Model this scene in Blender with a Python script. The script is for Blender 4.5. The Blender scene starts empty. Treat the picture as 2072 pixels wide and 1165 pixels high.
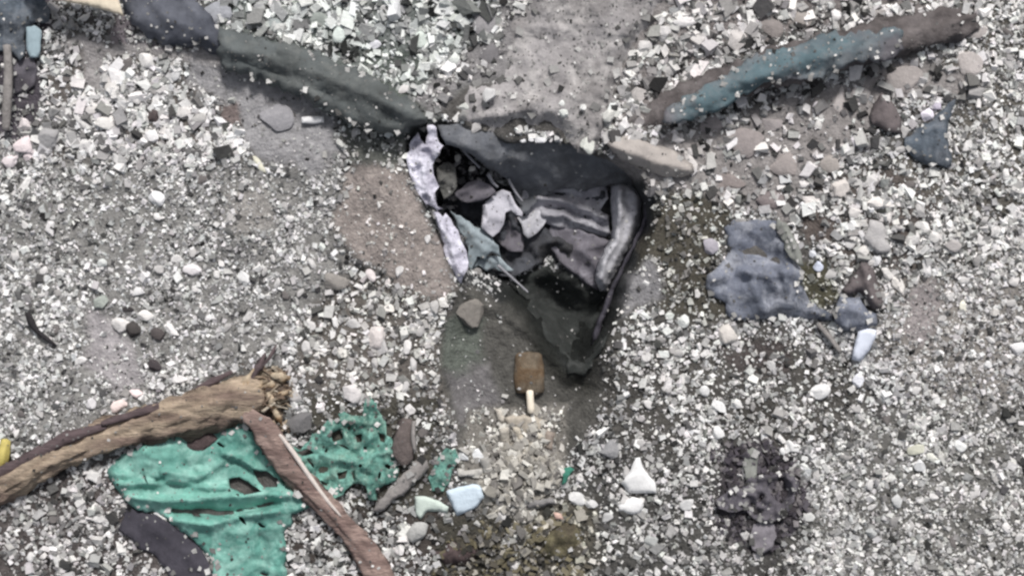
import bpy, math, random
import numpy as np
from mathutils import Vector
from mathutils.geometry import delaunay_2d_cdt

random.seed(7)
rng = np.random.default_rng(11)
scene = bpy.context.scene

# ------------------------------------------------------------------ camera, sky, sun
S = 0.004            # metres per unit of the ground plan
CX, CY = 1036.0, 582.5
HC = 12.0            # the drone hovers 12 m above the rubble
cam_d = bpy.data.cameras.new('camera')
cam = bpy.data.objects.new('camera', cam_d)
scene.collection.objects.link(cam)
cam.location = (0, 0, HC)
cam.rotation_euler = (0, 0, 0)
cam_d.sensor_width = 36
cam_d.lens = 36 * HC / (2072 * S)
cam_d.clip_end = 500
cam_d.dof.use_dof = False
scene.camera = cam

SUN_EL, SUN_AZ = 48, 12          # azimuth from +Y towards +X
world = bpy.data.worlds.new('World'); scene.world = world
world.use_nodes = True
wn = world.node_tree; wn.nodes.clear()
wo = wn.nodes.new('ShaderNodeOutputWorld'); wb = wn.nodes.new('ShaderNodeBackground')
ws = wn.nodes.new('ShaderNodeTexSky'); ws.sky_type = 'NISHITA'; ws.sun_disc = False
ws.sun_elevation = math.radians(SUN_EL); ws.sun_rotation = math.radians(SUN_AZ)
ws.dust_density = 4.0; ws.air_density = 1.0
wh = wn.nodes.new('ShaderNodeHueSaturation'); wh.inputs['Saturation'].default_value = 0.32
wn.links.new(ws.outputs[0], wh.inputs['Color']); wn.links.new(wh.outputs[0], wb.inputs['Color'])
wb.inputs['Strength'].default_value = 0.10
wn.links.new(wb.outputs[0], wo.inputs['Surface'])
sun_d = bpy.data.lights.new('sun', 'SUN'); sun_d.energy = 3.0; sun_d.angle = math.radians(8)
sun_d.color = (1.0, 0.965, 0.93)
sun = bpy.data.objects.new('sun', sun_d); scene.collection.objects.link(sun)
el, az = math.radians(SUN_EL), math.radians(SUN_AZ)
dirv = Vector((math.sin(az) * math.cos(el), math.cos(az) * math.cos(el), math.sin(el)))
sun.rotation_euler = dirv.to_track_quat('Z', 'Y').to_euler()
vs = scene.view_settings
vs.view_transform = 'Standard'; vs.look = 'None'; vs.gamma = 1; vs.use_curve_mapping = False
vs.exposure = 0.0
scene.cycles.filter_width = 2.5   # the soft optics of a small drone camera
scene.cycles.max_bounces = 5

# ------------------------------------------------------------------ helpers
def lin(r, g=None, b=None):
    if g is None: g = b = r
    return tuple(((c / 255) / 12.92 if c / 255 <= .04045 else ((c / 255 + .055) / 1.055) ** 2.4) for c in (r, g, b))

def to_world(x, y, z):
    k = (HC - z) / HC
    return ((x - CX) * S * k, (CY - y) * S * k, z)

def smooth(t):
    t = np.clip(t, 0, 1); return t * t * (3 - 2 * t)

_tabs = {}
def vnoise(x, y, scale, seed=0):
    """smooth value noise in -1..1, x and y in plan units"""
    if seed not in _tabs:
        _tabs[seed] = np.random.default_rng(1000 + seed).uniform(-1, 1, (256, 256))
    T = _tabs[seed]
    u = np.asarray(x, float) / scale + 57.3; v = np.asarray(y, float) / scale + 91.7
    i = np.floor(u).astype(int); j = np.floor(v).astype(int)
    f = smooth(u - i); g = smooth(v - j)
    i0, i1, j0, j1 = i % 256, (i + 1) % 256, j % 256, (j + 1) % 256
    return (T[i0, j0] * (1 - f) + T[i1, j0] * f) * (1 - g) + (T[i0, j1] * (1 - f) + T[i1, j1] * f) * g

def fbm(x, y, scale, octs=4, seed=0, gain=.5):
    s = 0; a = 1
    for k in range(octs):
        s = s + a * vnoise(x, y, scale / 2 ** k, seed + k); a *= gain
    return s

def seg_dist(x, y, a, b):
    ax, ay = a; bx, by = b
    dx, dy = bx - ax, by - ay
    L = dx * dx + dy * dy + 1e-9
    t = np.clip(((x - ax) * dx + (y - ay) * dy) / L, 0, 1)
    return np.hypot(x - ax - t * dx, y - ay - t * dy)

def line_dist(x, y, pts):
    d = np.full(np.shape(x), 1e9)
    for a, b in zip(pts[:-1], pts[1:]): d = np.minimum(d, seg_dist(x, y, a, b))
    return d

def inside(x, y, poly):
    x = np.asarray(x, float); y = np.asarray(y, float)
    c = np.zeros(x.shape, bool)
    n = len(poly)
    for k in range(n):
        x1, y1 = poly[k]; x2, y2 = poly[(k + 1) % n]
        if y1 == y2: continue
        m = ((y1 > y) != (y2 > y)) & (x < (x2 - x1) * (y - y1) / (y2 - y1) + x1)
        c ^= m
    return c

def sdist(x, y, poly):
    """signed distance, positive inside"""
    d = line_dist(x, y, list(poly) + [poly[0]])
    return np.where(inside(x, y, poly), d, -d)

def zoomed(x0, y0, s, pts):
    return [(x0 + px / s, y0 + py / s) for px, py in pts]

# ------------------------------------------------------------------ the lie of the land
PIT = [(822, 255), (868, 238), (930, 262), (1010, 285), (1090, 288), (1180, 300), (1230, 318), (1290, 350), (1330, 400),
       (1318, 470), (1290, 540), (1262, 610), (1238, 665), (1212, 720), (1185, 752), (1140, 748), (1098, 680), (1040, 620),
       (968, 590), (935, 560), (905, 520), (880, 470), (855, 400), (832, 330)]
RAMP = [(930, 585), (1040, 600), (1110, 680), (1160, 740), (1215, 715), (1235, 790), (1190, 880), (1150, 940), (1110, 960),
        (960, 930), (925, 880), (893, 790), (888, 690), (915, 620)]
FLOOR_DEPTH = 0.60
HOLE = [(985, 575), (1060, 560), (1098, 548), (1150, 556), (1200, 590), (1240, 590), (1240, 640), (1220, 700), (1198, 748), (1150, 752), (1104, 712), (1050, 650)]

def height(x, y):
    h = 0.035 * fbm(x, y, 260, 3, 3) + 0.014 * fbm(x, y, 60, 3, 9) + 0.004 * fbm(x, y, 14, 2, 14)
    wx = x + 7 * vnoise(x, y, 40, 21); wy = y + 7 * vnoise(x, y, 40, 22)
    d = sdist(wx, wy, PIT)
    wide = smooth((wy - 530) / 60) * smooth((1180 - wx) / 60)
    steep = smooth((d + 4 + 20 * wide) / (34 + 70 * wide)) ** 0.8
    # the lower end of the pit climbs gently instead of dropping
    slope = smooth((760 - wy) / 170)
    h = h - FLOOR_DEPTH * steep * (0.30 + 0.70 * slope)
    h = h - 0.30 * smooth((sdist(wx, wy, HOLE) + 12) / 74)
    # trough of soft dust running out of the pit
    dr = sdist(wx, wy, RAMP)
    h = h - 0.16 * smooth((dr + 10) / 60) * (1 - steep)
    # spoil raised round the rim
    rim = np.exp(-((d + 60) / 60) ** 2) * (d < 0)
    h = h + 0.07 * rim * (1 - smooth((dr + 30) / 40))
    # ground banked up under the beams and the slab
    h = h + 0.05 * np.exp(-(line_dist(wx, wy, [(300, 40), (520, 110), (850, 250)]) / 50) ** 2)
    h = h + 0.05 * np.exp(-(line_dist(wx, wy, [(1260, 270), (1600, 150), (1950, 40)]) / 60) ** 2)
    return h

# soil zones: polygon, soil colour, gravel density, stone size factor, stone brightness shift, stone tint, feather
W = (1, .99, .975)
ZONES = [
 # left field fine and bright
 ([(-900, 150), (560, 330), (700, 330), (680, 470), (720, 560), (640, 700), (480, 730), (200, 880), (-900, 1000)], lin(134, 133, 131), .95, .84, .04, (1, .995, .99), 60),
 ([(330, 120), (60, 110), (60, 330), (250, 330), (480, 330), (500, 200)], lin(100, 96, 93), .95, 1.4, .14, (1, .99, .985), 40),
 # top middle coarse, greenish
 ([(420, -400), (1060, -400), (1030, 150), (900, 200), (760, 190), (640, 110), (430, 60)], lin(110, 115, 113), .46, 1.9, .0, (.97, 1.0, .985), 40),
 ([(1380, -400), (1900, -400), (1900, 20), (1640, 70), (1480, 110), (1280, 290), (1230, 280), (1290, 110)], lin(120, 115, 114), .36, 1.8, -.06, (1, .98, .97), 30),
 # upper right bright field
 ([(1880, -300), (2900, -300), (2900, 700), (1900, 640), (1780, 520), (1640, 380), (1800, 330), (1960, 220), (1900, 100)], lin(96, 93, 88), 1.0, 1.05, .10, W, 50),
 ([(1610, 350), (1800, 330), (1900, 420), (1830, 620), (1700, 560), (1620, 440)], lin(92, 86, 83), .55, 1.4, .08, W, 35),
 # right field fine, mid grey
 ([(1800, 560), (2900, 520), (2900, 900), (1900, 880), (1780, 700)], lin(134, 130, 126), .9, .8, -.03, (1, .985, .98), 70),
 ([(1700, 830), (2900, 780), (2900, 1600), (1560, 1600), (1640, 1000)], lin(112, 111, 108), .92, .9, .02, W, 70),
 # field right of the pit's lower end: dark soil, chalk white stones
 ([(1240, 610), (1330, 600), (1470, 660), (1740, 720), (1700, 900), (1500, 920), (1380, 930), (1260, 900), (1190, 880), (1225, 740)], lin(84, 82, 79), .64, 1.02, .06, W, 40),
 ([(1140, 930), (1500, 880), (1640, 1060), (1560, 1600), (1120, 1600)], lin(80, 79, 77), .6, 1.05, -.08, W, 50),
 # left of the pit bottom, mixed
 ([(600, 640), (720, 560), (930, 590), (900, 740), (930, 880), (760, 860), (600, 760)], lin(100, 96, 92), .68, 1.15, .0, (1, .985, .96), 50),
 # bottom left
 ([(-900, 980), (200, 930), (330, 1010), (420, 1600), (-900, 1600)], lin(88, 83, 82), .62, 1.2, -.10, (1, .98, .97), 60),
 ([(580, 1010), (860, 980), (960, 1060), (960, 1600), (560, 1600)], lin(76, 71, 68), .5, 1.2, -.10, W, 50),
 # ---- soft ground almost without stones
 ([(95, 75), (250, 78), (420, 98), (520, 130), (480, 150), (360, 128), (330, 110), (215, 100), (200, 185), (165, 185), (155, 110)], lin(148, 145, 145), .12, .7, -.08, W, 16),
 ([(370, 125), (480, 130), (600, 175), (690, 235), (690, 300), (662, 345), (560, 345), (505, 290), (460, 215), (420, 190), (375, 180)], lin(148, 147, 149), .09, .7, -.08, W, 22),
 ([(430, 215), (480, 200), (480, 260), (440, 262)], lin(118, 108, 106), .1, 1, 0, W, 15),
 ([(700, 350), (790, 330), (845, 380), (880, 480), (935, 590), (880, 600), (800, 570), (730, 525), (680, 440)], lin(148, 140, 136), .15, .7, .05, (1, .97, .94), 26),
 ([(690, 250), (840, 230), (850, 340), (780, 340), (700, 320)], lin(98, 100, 96), .45, 1.0, -.05, (1, 1, .97), 30),
 ([(430, 60), (640, 110), (830, 220), (870, 250), (780, 290), (640, 190), (500, 130)], lin(92, 99, 97), .30, 1.4, -.10, (.96, 1, .99), 22),
 ([(740, 90), (850, 100), (890, 240), (830, 260), (760, 200)], lin(88, 94, 90), .40, 1.4, .0, (.96, 1, .98), 26),
 ([(1225, 320), (1330, 285), (1640, 175), (1900, 110), (2010, 190), (1900, 215), (1830, 200), (1760, 250), (1740, 330), (1640, 350), (1610, 440), (1520, 440), (1400, 400), (1310, 375)], lin(142, 138, 137), .14, 1.8, -.04, (1, .98, .975), 24),
 ([(1310, 400), (1410, 385), (1480, 430), (1440, 540), (1500, 640), (1400, 650), (1310, 590), (1240, 590), (1300, 490)], lin(80, 77, 70), .30, 1.0, -.12, (1, 1, .95), 26),
 ([(1262, 545), (1330, 520), (1345, 590), (1290, 610), (1245, 650)], lin(132, 131, 133), .12, .9, -.05, W, 16),
 ([(1620, 440), (1690, 440), (1690, 500), (1630, 500)], lin(92, 85, 82), .2, 1, -.1, W, 16),
 ([(1590, 540), (1680, 530), (1700, 610), (1640, 640), (1600, 600)], lin(80, 78, 66), .45, .8, -.1, (1, 1, .9), 14),
 ([(1440, 700), (1600, 700), (1590, 760), (1500, 755)], lin(80, 75, 74), .25, 1, -.1, W, 20),
 ([(1480, 820), (1560, 800), (1570, 860), (1490, 860)], lin(72, 70, 67), .25, 1, -.1, W, 18),
 ([(1010, -60), (1100, -60), (1040, 60), (1035, 150), (930, 190), (870, 240), (830, 200), (900, 130), (980, 90)], lin(132, 130, 131), .3, 1.5, -.03, W, 26),
 ([(1330, -60), (1440, -60), (1400, 60), (1310, 130), (1290, 220), (1250, 260), (1240, 180), (1270, 90)], lin(136, 132, 131), .34, 1.6, 0, W, 24),
 (RAMP, lin(86, 85, 82), .04, .7, -.1, W, 22),
 ([(895, 640), (970, 640), (985, 740), (930, 770), (890, 740)], lin(100, 105, 99), .06, .7, -.1, W, 30),
 ([(900, 760), (1000, 740), (1010, 870), (960, 900), (925, 860)], lin(112, 110, 111), .06, .7, -.1, W, 24),
 ([(1030, 600), (1250, 590), (1225, 720), (1200, 800), (1130, 780), (1080, 720)], lin(52, 52, 49), .02, .7, -.3, W, 56),  # dark wedge below the hole: shade put into the soil colour
 ([(950, 830), (1160, 830), (1150, 960), (1130, 1030), (1040, 1100), (960, 1060), (930, 950)], lin(122, 119, 114), .35, 1.0, -.04, (1, .98, .93), 24),
 ([(880, 1060), (1010, 1040), (1060, 1110), (1000, 1200), (860, 1200)], lin(70, 68, 62), .18, 1.2, -.25, W, 22),
 ([(1080, 1020), (1200, 1010), (1220, 1120), (1180, 1220), (1040, 1220)], lin(88, 85, 78), .3, 1.2, -.22, (1, .97, .85), 22),
 ([(1470, 900), (1540, 885), (1600, 930), (1640, 980), (1620, 1060), (1550, 1120), (1480, 1090), (1450, 990)], lin(74, 70, 74), .14, 1.0, -.2, W, 18),
 ([(-400, -300), (95, -300), (100, 60), (60, 130), (80, 200), (40, 300), (-400, 340)], lin(80, 76, 82), .30, 1.2, -.05, W, 24),
 ([(225, 20), (300, 40), (420, 90), (300, 92), (225, 70)], lin(120, 114, 118), .25, 1, .0, W, 14),
 ([(620, 800), (880, 800), (900, 1000), (780, 1030), (640, 1000)], lin(78, 76, 70), .4, 1.0, -.1, W, 24),
 ([(170, 620), (220, 640), (290, 740), (300, 780), (230, 800), (180, 720)], lin(160, 156, 158), .35, .6, .0, W, 26),
 ([(450, 400), (540, 390), (560, 460), (480, 470)], lin(150, 147, 144), .45, .7, -.02, W, 26),
 ([(1840, 580), (1890, 560), (1910, 620), (1870, 700), (1830, 660)], lin(146, 140, 140), .35, .6, -.05, W, 24),
]
def zone_fields(x, y):
    n = x.shape[0]
    col = np.tile(np.array(lin(92, 90, 88)), (n, 1)); den = np.full(n, .95); siz = np.ones(n); bri = np.zeros(n); tint = np.ones((n, 3))
    wx = x + 14 * fbm(x, y, 60, 3, 31); wy = y + 14 * fbm(x, y, 60, 3, 41)
    for poly, c, d, s, b, t, f in ZONES:
        xs = [p[0] for p in poly]; ys = [p[1] for p in poly]
        m = (wx > min(xs) - f) & (wx < max(xs) + f) & (wy > min(ys) - f) & (wy < max(ys) + f)
        if not m.any(): continue
        w = np.zeros(n); w[m] = smooth(sdist(wx[m], wy[m], poly) / f + .5)
        W1 = w[:, None]
        col = col * (1 - W1) + np.array(c) * W1
        den = den * (1 - w) + d * w; siz = siz * (1 - w) + s * w; bri = bri * (1 - w) + b * w
        tint = tint * (1 - W1) + np.array(t) * W1
    dp = sdist(wx, wy, PIT)          # inside the pit: dark earth
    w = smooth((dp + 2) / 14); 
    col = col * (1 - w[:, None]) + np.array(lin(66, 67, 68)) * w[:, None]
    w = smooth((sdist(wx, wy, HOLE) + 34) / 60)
    col = col * (1 - w[:, None]) + np.array(lin(36, 38, 37)) * w[:, None]  # the hole's shade is painted into the soil here
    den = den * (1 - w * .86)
    return col, den, siz, bri, tint

# ------------------------------------------------------------------ materials
_m = {}
def mat(name, color=None, rough=.9, attr=None, n_scale=40, n_amt=.25, bump=.3, bump_scale=60, spec=.3, hue2=None, streak=None, pale=None):
    """procedural surface: colour (or a colour attribute) broken up by two noises, with a bump"""
    if name in _m: return _m[name]
    m = bpy.data.materials.new(name); m.use_nodes = True
    nt = m.node_tree; N = nt.nodes; L = nt.links
    b = N['Principled BSDF']; b.inputs['Roughness'].default_value = rough
    b.inputs['Specular IOR Level'].default_value = spec
    tc = N.new('ShaderNodeTexCoord'); mp = N.new('ShaderNodeMapping'); L.new(tc.outputs['Object'], mp.inputs[0])
    if streak: mp.inputs['Rotation'].default_value = (0, 0, streak[0]); mp.inputs['Scale'].default_value = (streak[1], streak[2], streak[1])
    n1 = N.new('ShaderNodeTexNoise'); n1.inputs['Scale'].default_value = n_scale; n1.inputs['Detail'].default_value = 6; n1.inputs['Roughness'].default_value = .65
    L.new(mp.outputs[0], n1.inputs['Vector'])
    if attr:
        a = N.new('ShaderNodeAttribute'); a.attribute_name = attr; base = a.outputs['Color']
    else:
        a = N.new('ShaderNodeRGB'); a.outputs[0].default_value = (*color, 1); base = a.outputs[0]
    if hue2:
        n2 = N.new('ShaderNodeTexNoise'); n2.inputs['Scale'].default_value = n_scale * .22; n2.inputs['Detail'].default_value = 4
        L.new(mp.outputs[0], n2.inputs['Vector'])
        rp = N.new('ShaderNodeValToRGB'); rp.color_ramp.elements[0].position = .42; rp.color_ramp.elements[1].position = .62
        L.new(n2.outputs['Fac'], rp.inputs[0])
        mx0 = N.new('ShaderNodeMix'); mx0.data_type = 'RGBA'
        L.new(rp.outputs[0], mx0.inputs['Factor']); L.new(base, mx0.inputs['A']); mx0.inputs['B'].default_value = (*hue2, 1)
        base = mx0.outputs['Result']
    if pale:
        n3 = N.new('ShaderNodeTexNoise'); n3.inputs['Scale'].default_value = n_scale * .6; n3.inputs['Detail'].default_value = 7; n3.inputs['Roughness'].default_value = .7
        n3.inputs['Distortion'].default_value = .6
        L.new(mp.outputs[0], n3.inputs['Vector'])
        r3 = N.new('ShaderNodeValToRGB'); r3.color_ramp.elements[0].position = .47; r3.color_ramp.elements[1].position = .64
        r3.color_ramp.elements[1].color = (.8, .8, .8, 1)
        L.new(n3.outputs['Fac'], r3.inputs[0])
        mx3 = N.new('ShaderNodeMix'); mx3.data_type = 'RGBA'
        L.new(r3.outputs[0], mx3.inputs['Factor']); L.new(base, mx3.inputs['A']); mx3.inputs['B'].default_value = (*pale, 1)
        base = mx3.outputs['Result']
    mr = N.new('ShaderNodeMapRange'); mr.inputs['From Min'].default_value = .3; mr.inputs['From Max'].default_value = .7
    mr.inputs['To Min'].default_value = 1 - n_amt; mr.inputs['To Max'].default_value = 1 + n_amt
    L.new(n1.outputs['Fac'], mr.inputs['Value'])
    mul = N.new('ShaderNodeVectorMath'); mul.operation = 'SCALE'; L.new(base, mul.inputs[0]); L.new(mr.outputs[0], mul.inputs['Scale'])
    L.new(mul.outputs[0], b.inputs['Base Color'])
    nb = N.new('ShaderNodeTexNoise'); nb.inputs['Scale'].default_value = bump_scale; nb.inputs['Detail'].default_value = 5
    L.new(mp.outputs[0], nb.inputs['Vector'])
    bp = N.new('ShaderNodeBump'); bp.inputs['Strength'].default_value = bump; bp.inputs['Distance'].default_value = .02
    L.new(nb.outputs['Fac'], bp.inputs['Height']); L.new(bp.outputs[0], b.inputs['Normal'])
    _m[name] = m
    return m

# ------------------------------------------------------------------ object helpers
def link(o, parent=None):
    scene.collection.objects.link(o)
    if parent is not None: o.parent = parent
    return o

def tag(o, label=None, cat=None, group=None, kind=None):
    if label: o['label'] = label
    if cat: o['category'] = cat
    if group: o['group'] = group
    if kind: o['kind'] = kind
    return o

def mesh_obj(name, verts, faces, material, parent=None, flat=False, origin=None):
    me = bpy.data.meshes.new(name)
    if origin is not None:
        verts = [(v[0] - origin[0], v[1] - origin[1], v[2] - origin[2]) for v in verts]
    me.from_pydata([tuple(v) for v in verts], [], [tuple(f) for f in faces]); me.update()
    if not flat: me.polygons.foreach_set('use_smooth', [True] * len(me.polygons))
    me.materials.append(material)
    o = bpy.data.objects.new(name, me)
    if origin is not None: o.location = origin
    return link(o, parent)

def empty(name, x, y, z=0):
    o = bpy.data.objects.new(name, None); o.location = to_world(x, y, z); o.empty_display_size = .1
    return link(o)

def child_of(o, root):
    o.parent = root; o.location = o.location - root.location
    return o

DUST = []         # where crumbs lie on the cloths
KEEP_OUT = []     # outlines that gravel must not poke through

def ragged(poly, step=9, amp=2.5, seed=0):
    out = []
    n = len(poly)
    r = random.Random(seed)
    for k in range(n):
        (x1, y1), (x2, y2) = poly[k], poly[(k + 1) % n]
        L = math.hypot(x2 - x1, y2 - y1); m = max(1, int(L / step))
        for j in range(m):
            t = j / m; q = amp if j else amp * .3
            out.append((x1 + (x2 - x1) * t + r.uniform(-q, q), y1 + (y2 - y1) * t + r.uniform(-q, q)))
    ox = np.array([p[0] for p in out]); oy = np.array([p[1] for p in out])
    sx = amp * (.9 * vnoise(ox, oy, 34, 101) + .7 * vnoise(ox, oy, 12, 102)); sy = amp * (.9 * vnoise(ox, oy, 34, 103) + .7 * vnoise(ox, oy, 12, 104))
    return list(zip((ox + sx).tolist(), (oy + sy).tolist()))

def sheet(name, poly, material, z=None, lift=.02, folds=(), rumple=.012, rscale=30, step=6, thick=.004, holes=(), parent=None,
          edge_drop=.0, edge_w=12, seed=0, rag=2.5, keep=True, ridged=0.008, rug_dir=None, follow=1.0, samp=9, dust=.5, border=.045, tears=0, stones_on=0):
    """a sheet of cloth, foil or board cut to an outline in plan, with folds (polyline, height, half width)
    z: function of (x, y) for its base height, or None to lie on the ground"""
    P = ragged(poly, samp, rag, seed)
    holes = list(holes); hr = random.Random(seed + 7)
    while tears > 0:
        tx = hr.uniform(min(p[0] for p in poly), max(p[0] for p in poly)); ty = hr.uniform(min(p[1] for p in poly), max(p[1] for p in poly))
        w, h, a = hr.uniform(3, 15), hr.uniform(1.5, 4.5), hr.uniform(0, 3)
        if float(sdist(np.array([tx]), np.array([ty]), poly)[0]) < w + 3 or any(math.hypot(tx - q[0][0], ty - q[0][1]) < 30 for q in holes): tears -= .2; continue
        holes.append([(tx + math.cos(a) * math.cos(k) * w - math.sin(a) * math.sin(k) * h, ty + math.sin(a) * math.cos(k) * w + math.cos(a) * math.sin(k) * h) for k in (0, .5 + hr.random(), 1.6 + hr.random() * .8, 3.1, 3.6 + hr.random() * .8, 4.7 + hr.random())]); tears -= 1
    Hs = [ragged(h, samp, min(rag * .5, 1.2), seed + 5) for h in holes]
    xs = [p[0] for p in P]; ys = [p[1] for p in P]
    gx, gy = np.meshgrid(np.arange(min(xs), max(xs), step), np.arange(min(ys), max(ys), step))
    rr = np.random.default_rng(seed + 99)
    gx = (gx + rr.uniform(-.3, .3, gx.shape) * step).ravel(); gy = (gy + rr.uniform(-.3, .3, gy.shape) * step).ravel()
    d = sdist(gx, gy, P); m = d > step * .55
    for h in Hs: m &= sdist(gx, gy, h) < -step * .55
    gx, gy = gx[m], gy[m]
    pts = list(P); edges = [(i, (i + 1) % len(P)) for i in range(len(P))]
    for h in Hs:
        o0 = len(pts); pts += h; edges += [(o0 + i, o0 + (i + 1) % len(h)) for i in range(len(h))]
    pts += list(zip(gx.tolist(), gy.tolist()))
    v2, _, f2, _, _, _ = delaunay_2d_cdt([Vector(p) for p in pts], edges, [], 0, 1e-5)
    vx = np.array([v[0] for v in v2]); vy = np.array([v[1] for v in v2])
    F = [f for f in f2]
    c = np.array([[sum(vx[i] for i in f) / len(f), sum(vy[i] for i in f) / len(f)] for f in F])
    ok = inside(c[:, 0], c[:, 1], P)
    for h in Hs: ok &= ~inside(c[:, 0], c[:, 1], h)
    F = [f for f, k in zip(F, ok) if k]
    zz = (height(vx, vy) * follow if z is None else z(vx, vy)) + lift
    ca, sa = (math.cos(rug_dir), math.sin(rug_dir)) if rug_dir is not None else (1, 0)
    rx = (vx * ca + vy * sa) * (.35 if rug_dir is not None else 1); ry = -vx * sa + vy * ca
    zz = zz + rumple * fbm(rx, ry, rscale, 3, 60 + seed % 40)
    if ridged:      # sharp creases at two sizes
        wpx = rx + 10 * vnoise(rx, ry, 30, 71); wpy = ry + 10 * vnoise(rx, ry, 30, 72)
        zz = zz + ridged * (1 - 3 * np.abs(vnoise(wpx, wpy, rscale * 1.5, 80 + seed % 40))).clip(-.4, 1)
        zz = zz + ridged * .6 * (1 - 3 * np.abs(vnoise(wpx, wpy, 19, 81 + seed % 40))).clip(-.4, 1)
        zz = zz + ridged * .35 * (1 - 3 * np.abs(vnoise(wpx, wpy, 10, 82 + seed % 40))).clip(-.4, 1)
    for fl in folds:
        line, hgt, w = fl[:3]
        dd = line_dist(vx + 3 * vnoise(vx, vy, 25, 5), vy + 3 * vnoise(vx, vy, 25, 6), line)
        zz = zz + hgt * np.exp(-(dd / w) ** 1.5)
    de = np.abs(sdist(vx, vy, P))
    zz = zz - edge_drop * (1 - smooth(de / edge_w))
    V = [to_world(a, b, q) for a, b, q in zip(vx, vy, zz)]
    cx, cy = float(np.mean(vx)), float(np.mean(vy)); org = to_world(cx, cy, float(np.min(zz)))
    o = mesh_obj(name, V, F, material, None, origin=org)
    # face up
    me = o.data
    if me.polygons and sum(p.normal.z for p in me.polygons) < 0: me.flip_normals()
    sol = o.modifiers.new('thickness', 'SOLIDIFY'); sol.thickness = thick; sol.offset = -1
    if keep: KEEP_OUT.append(poly)
    if dust and len(F) > 60:
        nd = int(len(F) * .06 * dust)
        for j in rr.integers(0, len(F), nd):
            DUST.append((*np.mean([V[i] for i in F[j]], axis=0), 3 + 5 * rr.random() ** 2.5))
        for j in rr.integers(0, len(F), int(len(F) * border)):        # stones that have rolled on to its border
            ix = F[j][0]
            if de[ix] < 16 * rr.random() ** .7 + 3 and z is None: DUST.append((*np.mean([V[i] for i in F[j]], axis=0), 6 + 12 * rr.random() ** 1.5))
    for j in rr.integers(0, len(F), stones_on * 3):
        ix = F[j][0]
        if rr.random() < .05 + np.exp(-de[ix] / 16) and vy[ix] < 240: DUST.append((*np.mean([V[i] for i in F[j]], axis=0), 7 + 16 * rr.random() ** 1.6))
    if parent is not None: child_of(o, parent)
    return o

def tube(name, pts, radii, material, parent=None, seg=12, rough=.12, seed=0, taper_end=False, knob=0, flat=1.0, grooves=0, keep=False, sub=9):
    """a branch or beam: pts are (x, y, z) with x, y in plan units and z in metres, radii in plan units"""
    r = random.Random(seed)
    P = [Vector(to_world(*p)) for p in pts]; R = [q * S for q in radii]
    C, RR = [], []
    for k in range(len(P) - 1):
        n = max(2, int((P[k + 1] - P[k]).length / (sub * S)))
        p0 = P[max(k - 1, 0)]; p3 = P[min(k + 2, len(P) - 1)]
        for j in range(n):
            t = j / n
            a = P[k]; b = P[k + 1]
            q = 0.5 * ((2 * a) + (b - p0) * t + (2 * p0 - 5 * a + 4 * b - p3) * t * t + (3 * a - p0 - 3 * b + p3) * t ** 3)
            C.append(q); RR.append(R[k] * (1 - t) + R[k + 1] * t)
    C.append(P[-1]); RR.append(R[-1])
    V, F = [], []
    ph = [r.uniform(0, 6.28) for _ in range(6)]
    for i, c in enumerate(C):
        d = (C[min(i + 1, len(C) - 1)] - C[max(i - 1, 0)]).normalized()
        side = d.cross(Vector((0, 0, 1))).normalized(); up = side.cross(d).normalized()
        for s in range(seg):
            a = s / seg * 2 * math.pi
            w = 1 + rough * (math.sin(3 * a + ph[0] + i * .13) * .5 + math.sin(5 * a + ph[1] - i * .21) * .3 + r.uniform(-.5, .5) * .8)
            if grooves: w += grooves * math.sin(seg * .5 * a + ph[2])
            w *= RR[i] * (1 + rough * 1.2 * float(vnoise(i * 3.0 + seed * 50, s * 30.0, 21, 111)) + rough * .8 * float(vnoise(i * 8.0, s * 60.0 + seed * 9, 13, 112)))
            V.append(c + side * math.cos(a) * w + up * math.sin(a) * w * flat)
    for i in range(len(C) - 1):
        for s in range(seg):
            a, b = i * seg + s, i * seg + (s + 1) % seg
            F.append((a, b, b + seg, a + seg))
    V.append(C[0] - (C[1] - C[0]).normalized() * RR[0] * .3); V.append(C[-1] + (C[-1] - C[-2]).normalized() * RR[-1] * .4)
    e0, e1 = len(V) - 2, len(V) - 1; q = (len(C) - 1) * seg
    for s in range(seg):
        F.append((e0, (s + 1) % seg, s)); F.append((e1, q + s, q + (s + 1) % seg))
    for i in range(len(C)):
        if R[0] > 8 * S and RR[i] > 8 * S and r.random() < .8:
            q = V[i * seg + r.randrange(seg // 8, seg // 2 - seg // 8 + 1)]
            DUST.append((q[0], q[1], q[2], 3 + 6 * r.random() ** 2))
    o = mesh_obj(name, V, F, material, None, origin=tuple(C[len(C) // 2]))
    if parent is not None: child_of(o, parent)
    if keep:
        for k in range(len(pts) - 1):
            (x1, y1, _), (x2, y2, _) = pts[k], pts[k + 1]
            L = math.hypot(x2 - x1, y2 - y1) + 1e-6; nx, ny = -(y2 - y1) / L, (x2 - x1) / L
            a, b = radii[k] * .9, radii[k + 1] * .9
            KEEP_OUT.append([(x1 + nx * a, y1 + ny * a), (x2 + nx * b, y2 + ny * b), (x2 - nx * b, y2 - ny * b), (x1 - nx * a, y1 - ny * a)])
    return o

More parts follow.
